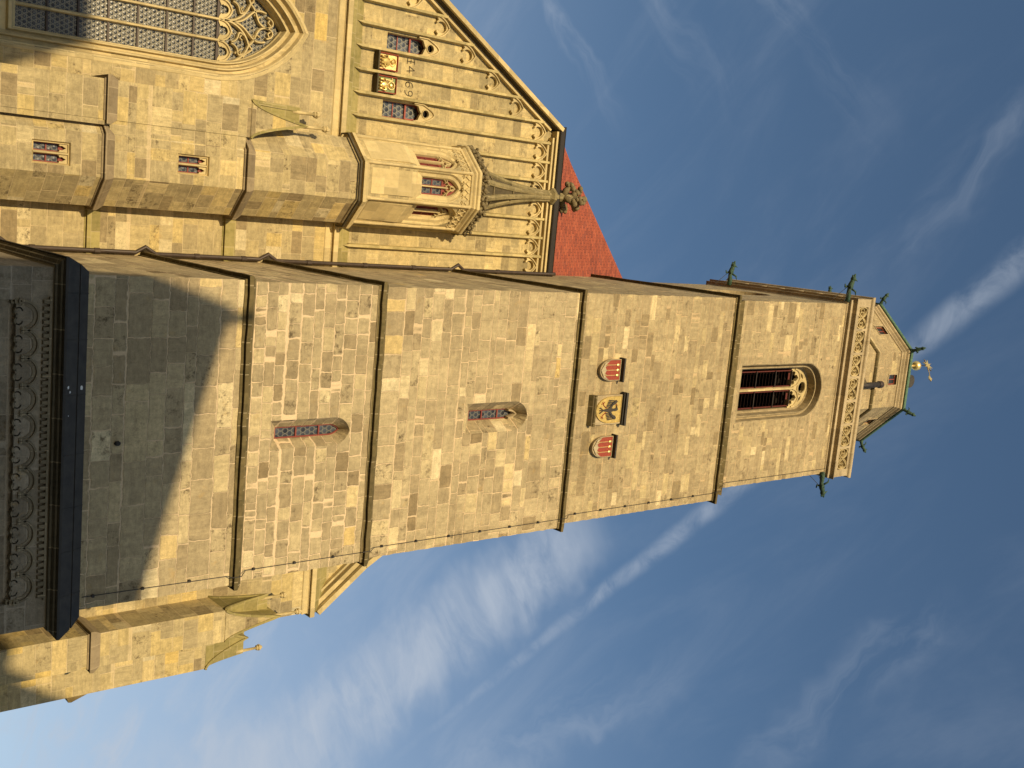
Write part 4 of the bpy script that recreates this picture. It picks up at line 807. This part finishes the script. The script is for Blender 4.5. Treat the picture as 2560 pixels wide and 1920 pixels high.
def buttress(x0, x1, y0, y1, zs, z0, hx, hy, axis, parent, label=None):
    b = MB(); b.box(x0, x1, y0, y1, -1.6, z0 - 0.01); B = b.build('buttress', NV, parent)
    pth = [(x0, y1), (x0, y0), (x1, y0), (x1, y1)] if axis == 'w' else [(x0 + 0.0, y0), (x1, y0), (x1, y1), (x0, y1)]
    if zs:
        b = MB(); b.ring(pth, [(-0.01, zs - 0.22), (0.03, zs - 0.2), (0.03, zs - 0.12), (0.12, zs - 0.11), (0.12, zs - 0.135), (0.15, zs - 0.13), (0.15, zs), (-0.01, zs + 0.30)], False); b.build('string_course', WBR, B)
    cross_roof(x0, x1, y0, y1, z0, hx, hy, 1.75, axis == 'w').build('hollow_roof', OL, B)
    if axis == 'w':
        xc, hw_ = (x0 + x1) / 2, (x1 - x0) / 2; g_ = MB(); g_.plate(frontal(y0), [(x0, z0 - 0.02)] + [(xc - hw_ + 2 * hw_ * i / 28, z0 + hx * (1 - abs(2 * i / 28 - 1)) ** 1.75 + 0.01) for i in range(1, 28)] + [(x1, z0 - 0.02)], -0.03, 0.04); g_.build('gablet_face', NV, B)
    if axis == 'w':
        curve_coping(B, frontal(y0), (x0 + x1) / 2, (x1 - x0) / 2 + 0.03, z0, hx); curve_coping(B, plane((x0, 0), (0, 1), (1, 0)), (y0 + y1) / 2, (y1 - y0) / 2, z0, hy)
        finial(((x0 + x1) / 2, y0 + 0.12, z0 + hx), z0 + hx + 1.0, B); finial((x0 + 0.12, (y0 + y1) / 2, z0 + hy), z0 + hy + 0.85, B)
    else:
        curve_coping(B, frontal(y0), (x0 + x1) / 2, (x1 - x0) / 2 + 0.03, z0, hx); finial((x1 - 0.12, (y0 + y1) / 2, z0 + hy), z0 + hy + 0.85, B)
    return B
LB = buttress(-3.44, -2.05, 39.3, 41.02, 14.06, 19.5, 2.4, 2.5, 'w', N)
b = MB(); b.box(-2.04, -1.42, 39.33, 41.0, 14.1, 19.3); b.box(-2.04, -1.86, 39.30, 41.0, -1.6, 14.1); b.loft([[(-2.04, 39.33, 19.3), (-1.3, 39.33, 19.3), (-1.3, 41, 19.3), (-2.04, 41, 19.3)], [(-2.04, 40.4, 20.4), (-1.3, 40.4, 20.4), (-1.3, 41, 20.4), (-2.04, 41, 20.4)]], True, False, True); b.build('buttress_shoulder', NV, LB)
buttress(17.10, 18.45, 39.3, 41.02, 14.08, 19.5, 2.5, 2.3, 'w', N)
buttress(18.2, 20.32, 41.0, 42.5, None, 19.5, 1.9, 2.1, 's', N)
b = MB(); b.ring([(20.32, 41.03), (20.32, 42.5)], [(-0.01, 13.72), (0.06, 13.76), (0.22, 13.80), (0.24, 13.92), (0.12, 14.25), (-0.01, 14.60)], False); b.build('end_string', DN, N)
# two more wall strings left of the tower (A and B levels)
for zt in (14.06, 19.5):
    b = MB(); b.ring([(0.6, NY), (2.9, NY)], [(-0.01, zt - 0.2), (0.02, zt - 0.18), (0.02, zt - 0.11), (0.10, zt - 0.10), (0.10, zt - 0.125), (0.13, zt - 0.12), (0.13, zt), (-0.02, zt + 0.46)], False); b.build('wall_string', OL, N)

# ================================================================ STAIR TURRET
TR = thing('stair_turret', 'slender octagonal stair turret with crocketed open spire between tower and great window', 'stair turret', (-0.8, 41, -1.6))
WA, WB = rect(-1.10, -0.30, 11.48, 12.76), rect(-1.15, -0.41, 16.62, 17.86)
def turret_sec(cx, cy, a, z0, z1, mat, fh=(), name='turret_wall'):
    b = MB(); hw = a * math.tan(math.pi / 8)
    for i in range(8):
        pl = oct_face(cx, cy, a, i); b.panel(pl, rect(-hw, hw, z0, z1), [[(u - cx, z) for u, z in h] for h in fh] if i == 0 else ())
    return b.build(name, mat, TR)
CX1, CY1, AP = -0.77, 41.06, 1.80
turret_sec(CX1, CY1, AP, -1.6, 13.95, NV, (WA,)); turret_sec(CX1 - 0.02, CY1, AP - 0.02, 13.9, 19.4, NV, (WB,)); turret_sec(CX1 - 0.05, CY1, AP - 0.02, 19.35, 24.5, NV)
for zt, c, e in ((14.06, CX1, 0.0), (19.5, CX1 - 0.03, 0.02), (24.72, CX1 - 0.06, 0.06)):
    b = MB(); q = 0.12 + e
    b.ring(octo(c, CY1, AP), [(-0.04, zt - 0.27), (0.03, zt - 0.24), (0.03, zt - 0.15), (q, zt - 0.14), (q, zt - 0.165), (q + 0.03, zt - 0.16), (q + 0.03, zt - 0.03), (q + 0.01, zt), (-0.10, zt + 0.34)]); b.build('string_course', WBR if zt < 24 else DN, TR)
b = MB(); b.ring(octo(CX1 - 0.06, CY1, AP), [(0.10, 24.36), (0.17, 24.38), (0.185, 24.46)]); b.build('drip_shadow_mould', BK, TR)  # black ring painted as the shadow below the turret cornice
def small_window(cx, x0, x1, z0, z1, y):
    pl = frontal(y); o = rect(x0, x1, z0, z1); i_ = rect(x0 + 0.07, x1 - 0.07, z0 + 0.06, z1 - 0.07); b = MB()
    b.bridge(pl, [(o, 0), (rect(x0 + 0.03, x1 - 0.03, z0 + 0.02, z1 - 0.03), 0.10), (i_, 0.07), (i_, 0.36)]); w = b.build('two_light_window', DN, TR)
    m_ = MB(); xm = (x0 + x1) / 2; m_.ribbon(pl, [(xm, z0 + 0.05), (xm, z1 - 0.06)], 0.10, 0.06, 0.28)
    for s in (-1, 1):
        lx0, lx1 = (x0 + 0.07, xm - 0.05) if s < 0 else (xm + 0.05, x1 - 0.07); c = (lx0 + lx1) / 2; h = (lx1 - lx0) / 2; zt = z1 - 0.07
        inner = [(lx0, zt - 0.36), (c - h * 0.9, zt - 0.28), (c - h * 0.45, zt - 0.27), (c - h * 0.55, zt - 0.18), (c, zt - 0.05), (c + h * 0.55, zt - 0.18), (c + h * 0.45, zt - 0.27), (c + h * 0.9, zt - 0.28), (lx1, zt - 0.36)]
        m_.plate(pl, [(lx1, zt), (lx0, zt)] + inner, 0.12, 0.22)
    m_.build('mullion_and_heads', DN, w)
    f = MB(); q = MB()
    for s in (-1, 1):
        lx0, lx1 = (x0 + 0.07, xm - 0.05) if s < 0 else (xm + 0.05, x1 - 0.07); zm = z0 + 0.06 + (z1 - z0) * 0.36; zt = z0 + 0.06 + (z1 - z0) * 0.70
        f.panel(pl, rect(lx0, lx1, z0 + 0.05, z1 - 0.1), (rect(lx0 + 0.035, lx1 - 0.035, z0 + 0.11, zm - 0.025), rect(lx0 + 0.035, lx1 - 0.035, zm + 0.025, zt - 0.03)), 0.25); q.panel(pl, rect(lx0, lx1, z0 + 0.05, zt), (), 0.285)
    f.build('red_frame', RDD, w); q.build('leaded_pane', HXD, w)
small_window(-0.7, -1.10, -0.30, 11.48, 12.76, CY1 - AP); small_window(-0.78, -1.15, -0.41, 16.62, 17.86, CY1 - AP + 0.02)
# upper turret
CX2, CY2, AQ = -0.93, 41.02, 1.78; HW2 = AQ * math.tan(math.pi / 8)
b = MB(); lw = arch(0, 0.62, 27.35, 29.1, 0.85); lw2 = arch(0, 0.36, 27.78, 29.1, 0.62)
for i in range(8):
    pl = oct_face(CX2, CY2, AQ, i); b.panel(pl, rect(-HW2, HW2, 24.6, 30.35), (lw,) if i in (7, 0, 1) else ())
b.build('upper_turret_wall', GB, TR)
for i in (-1, 0, 1):
    pl = oct_face(CX2, CY2, AQ, i); b = MB(); b.bridge(pl, [(lw, 0), (arch(0, 0.58, 27.40, 29.1, 0.81), 0.05), (arch(0, 0.55, 27.44, 29.1, 0.78), 0.10), (arch(0, 0.42, 27.65, 29.1, 0.66), 0.13), (lw2, 0.22), (lw2, 0.5)]); w = b.build('turret_lancet', DN, TR)
    m_ = MB(); m_.ribbon(pl, [(0, 27.72), (0, 29.2)], 0.085, 0.20, 0.36)
    for s in (-1, 1): m_.ribbon(pl, [(s * 0.36, 28.98), (s * 0.27, 29.08), (s * 0.20, 29.02), (s * 0.25, 29.14), (s * 0.17, 29.26), (s * 0.06, 29.1)], 0.05, 0.22, 0.36)
    m_.ribbon(pl, circ(0, 29.45, 0.11, 12), 0.05, 0.22, 0.36, True); m_.ribbon(pl, bez([(-0.34, 29.12), (-0.1, 29.2), (-0.1, 29.35), (0, 29.62)]), 0.055, 0.2, 0.36); m_.ribbon(pl, bez([(0.34, 29.12), (0.1, 29.2), (0.1, 29.35), (0, 29.62)]), 0.055, 0.2, 0.36)
    m_.build('tracery', DN, w)
    f = MB(); f.panel(pl, lw2, [rect(a, a + 0.23, z, z + 0.50) for a in (-0.30, 0.07) for z in (27.86, 28.42)], 0.34); f.build('red_frame', RDD, w)
    q = MB(); q.panel(pl, lw2, (), 0.38); q.build('leaded_pane', HXD if i == 0 else RDD, w)
    a_ = MB(); zz0, zz1 = 25.05, 27.35                           # sloping apron block under each window
    hw = HW2 - 0.20
    a_.loft([[pl(-hw, zz0, -0.01), pl(hw, zz0, -0.01), pl(hw, zz0, 0.1), pl(-hw, zz0, 0.1)], [pl(-hw, 26.95, -0.075), pl(hw, 26.95, -0.075), pl(hw, 26.95, 0.1), pl(-hw, 26.95, 0.1)], [pl(-hw, 27.34, 0.0), pl(hw, 27.34, 0.0), pl(hw, 27.34, 0.1), pl(-hw, 27.34, 0.1)]], True, True, True); a_.build('sloped_apron', DN, TR)
for i in range(-2, 3):
    x, y = octo(CX2, CY2, AQ + 0.02)[(i + 8) % 8]; c_ = MB(); c_.lathe((x, y, 0), [(0.10, 24.7), (0.10, 24.9), (0.075, 25.0), (0.075, 30.2), (0.11, 30.3)], 10); c_.build('corner_shaft', DN, TR, True)
    # frieze of lily tracery
for i in (-1, 0, 1, 2, -2):
    pl = oct_face(CX2, CY2, AQ, i); b = MB()
    for k_ in range(5):
        u = -HW2 + 0.16 + (2 * HW2 - 0.32) * k_ / 4
        b.ribbon(pl, bez([(u - 0.15, 30.28), (u - 0.13, 30.12), (u - 0.02, 30.10), (u, 29.98)], 6), 0.045, -0.05, 0.02); b.ribbon(pl, bez([(u + 0.15, 30.28), (u + 0.13, 30.12), (u + 0.02, 30.10), (u, 29.98)], 6), 0.045, -0.05, 0.02)
        b.ribbon(pl, [(u, 30.05), (u, 29.80)], 0.04, -0.05, 0.02); b.ribbon(pl, [(u - 0.08, 29.86), (u, 29.93), (u + 0.08, 29.86)], 0.045, -0.06, 0.02)
    b.build('lily_frieze', DN, TR)
b = MB(); b.ring(octo(CX2, CY2, AQ), [(-0.02, 30.28), (0.05, 30.30), (0.07, 30.36), (0.05, 30.40), (0.12, 30.47), (0.14, 30.50), (0.14, 30.56), (0.20, 30.60), (0.22, 30.62), (0.22, 30.74), (0.16, 30.80), (-0.3, 30.95)]); b.build('crown_cornice', DN, TR)
crock = None
for i in range(-2, 3):
    o_ = octo(CX2, CY2, AQ + 0.12); p, q = o_[(i + 8) % 8], o_[(i + 9) % 8]
    for k_ in range(5):
        t_ = (k_ + 0.5) / 5; x, y = p[0] + (q[0] - p[0]) * t_, p[1] + (q[1] - p[1]) * t_
        b = MB(); rr = random.Random(i * 10 + k_)
        for _ in range(8): b.ball((x + rr.uniform(-0.12, 0.12), y + rr.uniform(-0.06, 0.08), 30.93 + rr.uniform(-0.06, 0.26)), rr.uniform(0.06, 0.115), n=7, jit=0.2)
        b.tube([(x, y + 0.05, 30.78), (x, y, 31.30)], [0.09, 0.03], 6); b.build('crocket', CR, TR, True)
# open spire
SC = (-1.03, 41.02)
def sp(t, r0=1.42, rt=0.24): return rt + (r0 - rt) * (1 - t) ** 1.9
Z0s, Z1s = 30.95, 36.75
for k_ in range(8):
    a = -math.pi / 2 + math.pi / 8 + k_ * math.pi / 4; pts = []; b = MB(); loops = []
    for i in range(17):
        t_ = i / 16; r = sp(t_) ; z = Z0s + (Z1s - Z0s) * t_; wd = 0.155 - 0.05 * t_; dx, dy = math.cos(a), math.sin(a); cx = SC[0] - 0.08 * t_
        loops.append([(cx + dx * (r + o) - dy * s, SC[1] + dy * (r + o) + dx * s, z) for o, s in ((-0.2, -wd), (-0.02, -wd), (0.05, -wd * 0.45), (0.05, wd * 0.45), (-0.02, wd), (-0.2, wd))])
    b.loft(loops, True, True, True); b.build('spire_rib', SPM, TR)
b = MB(); b.loft([[(SC[0] - 0.08 * t_ + sp(t_) * 0.93 * math.cos(-math.pi / 2 + math.pi / 8 + k_ * math.pi / 4), SC[1] + sp(t_) * 0.93 * math.sin(-math.pi / 2 + math.pi / 8 + k_ * math.pi / 4), Z0s + (Z1s - Z0s) * t_) for k_ in range(8)] for t_ in [i / 16 for i in range(17)]], True); b.build('spire_panels', BK, TR)
b = MB()
for zb in (32.45, 33.9):
    t_ = (zb - Z0s) / (Z1s - Z0s); b.ring([(x, y) for x, y in octo(SC[0] - 0.08 * t_, SC[1], sp(t_) * 0.86)], [(0.0, zb - 0.03), (0.05, zb - 0.03), (0.05, zb + 0.03), (0.0, zb + 0.03)])
b.build('spire_bands', CR, TR)
b = MB(); b.ring(octo(SC[0] - 0.09, SC[1], 0.24), [(0.0, 36.55), (0.10, 36.66), (0.16, 36.72), (0.16, 36.86), (0.0, 37.0), (-0.04, 37.5), (-0.10, 38.9)]); b.build('spire_collar', SPM, TR)
b = MB(); fx, fy = SC[0] - 0.1, SC[1]
for zc, rr, nn in ((37.80, 0.60, 4), (38.45, 0.38, 4)):
    for k_ in range(nn):
        a = k_ * math.pi / 2 + 0.3; dx, dy = math.cos(a), math.sin(a)
        b.tube([(fx, fy, zc - 0.25), (fx + dx * rr * 0.6, fy + dy * rr * 0.6, zc - 0.12), (fx + dx * rr, fy + dy * rr, zc + 0.1)], [0.14, 0.17, 0.13], 8)
        for _ in range(7): b.ball((fx + dx * rr + random.uniform(-0.15, 0.15), fy + dy * rr + random.uniform(-0.15, 0.15), zc + random.uniform(-0.1, 0.25)), random.uniform(0.10, 0.17), n=8, jit=0.2)
b.ball((fx, fy, 38.3), 0.22, n=10, jit=0.15); b.lathe((fx, fy, 38.6), [(0.12, 0), (0.10, 0.3), (0.17, 0.42), (0.19, 0.52), (0.12, 0.62)], 10); b.build('cross_flower_finial', CR, TR, True)

# ================================================================ DOWNPIPE
DP = thing('downpipe', 'long brown downpipe in the corner between tower and nave, bending round each string course', 'downpipe', (2.6, 40.8, -1.6))
pth = [(2.52, 40.75, -1.5), (2.48, 40.75, 9.9), (2.38, 40.7, 10.3), (2.40, 40.7, 10.9), (2.66, 40.8, 11.3), (2.67, 40.8, 15.75), (2.44, 40.72, 16.1), (2.70, 40.8, 16.55), (2.71, 40.8, 20.9), (2.48, 40.72, 21.25), (2.74, 40.8, 21.7), (2.75, 40.8, 30.75), (2.52, 40.72, 31.1), (2.76, 40.8, 31.5), (2.76, 40.75, 37.1), (2.74, 40.72, 37.3)]
b = MB(); b.tube(pth, 0.085, 10); b.build('pipe', CB, DP, True)
for z, x in ((12.0, 2.66), (14.3, 2.67), (18.2, 2.705), (20.2, 2.71), (23.2, 2.745), (26.0, 2.75), (28.6, 2.75), (33.6, 2.76)): k_ = MB(); k_.lathe((x, 40.8, z), [(0.088, -0.12), (0.108, -0.1), (0.108, 0.1), (0.088, 0.12)], 10); k_.build('pipe_bracket', CB, DP)

# ================================================================ HOUSES ACROSS THE SQUARE (behind the photographer; they shade the foot of the church)
def house(name_label, apex, ridge, hw, k, zr, ze, y_len, hip=0.0):
    # gabled house: near gable apex at `apex` (x, y), ridge runs along `ridge`
    t = thing('townhouse', name_label, 'house', (apex[0], apex[1] - y_len / 2, -1.6)); rd = Vector((ridge[0], ridge[1])).normalized(); pr = Vector((-rd.y, rd.x))
    def Q(a, s, z): return (apex[0] + rd.x * a + pr.x * s, apex[1] + rd.y * a + pr.y * s, z)
    b = MB(); b.loft([[Q(0, -hw, -1.6), Q(0, hw, -1.6), Q(y_len, hw, -1.6), Q(y_len, -hw, -1.6)], [Q(0, -hw, ze), Q(0, hw, ze), Q(y_len, hw, ze), Q(y_len, -hw, ze)]], True)
    if not hip: b.add([Q(0, -hw, ze), Q(0, hw, ze), Q(0, 0, zr - 0.2), Q(y_len, -hw, ze), Q(y_len, hw, ze), Q(y_len, 0, zr - 0.2)], [(0, 1, 2), (3, 4, 5)])
    b.build('house_wall', PLA, t); r = MB(); h0 = hip
    top0, top1 = Q(h0, 0, zr), Q(y_len - h0, 0, zr); c = [Q(-0.0, -hw - 0.2, ze - 0.2), Q(0, hw + 0.2, ze - 0.2), Q(y_len, hw + 0.2, ze - 0.2), Q(y_len, -hw - 0.2, ze - 0.2)]
    r.add(c + [top0, top1], [(1, 2, 5, 4), (3, 0, 4, 5)] + ([(0, 1, 4), (2, 3, 5)] if hip else [])); r.build('house_roof', TI, t)
    for i in range(-2, 3):
        for zz in (1.2, 4.6, 8.0):
            if zz < ze - 2 and abs(i) * 2.4 < hw - 1:
                w = MB(); a = Q(-0.03, i * 2.4 - 0.55, zz); c_ = Q(-0.03, i * 2.4 + 0.55, zz); w.add([a, c_, (c_[0], c_[1], zz + 1.7), (a[0], a[1], zz + 1.7)], [(0, 1, 2, 3)]); w.build('house_window', GL, t)
    return t
HA = house('steep gabled townhouse facing the tower, its roof shading the tower foot', (-13.5, -12.0), (0.25, -1), 5.2, 2.4, 23.5, 11.2, 34)
b = MB(); b.box(-13.45, -13.15, -12.6, -12.3, 22.6, 24.3); b.build('chimney', PLA, HA)
HB = house('hip roofed townhouse shading the left window of the nave', (-21.9, -12.0), (-1, 0.0), 5.5, 2.0, 23.8, 12.8, 24, 3.7)
HC = house('gabled townhouse shading the foot of the right corner buttress', (1.6, -12.0), (0.0, -1), 6.0, 1.6, 26.3, 16.7, 14)
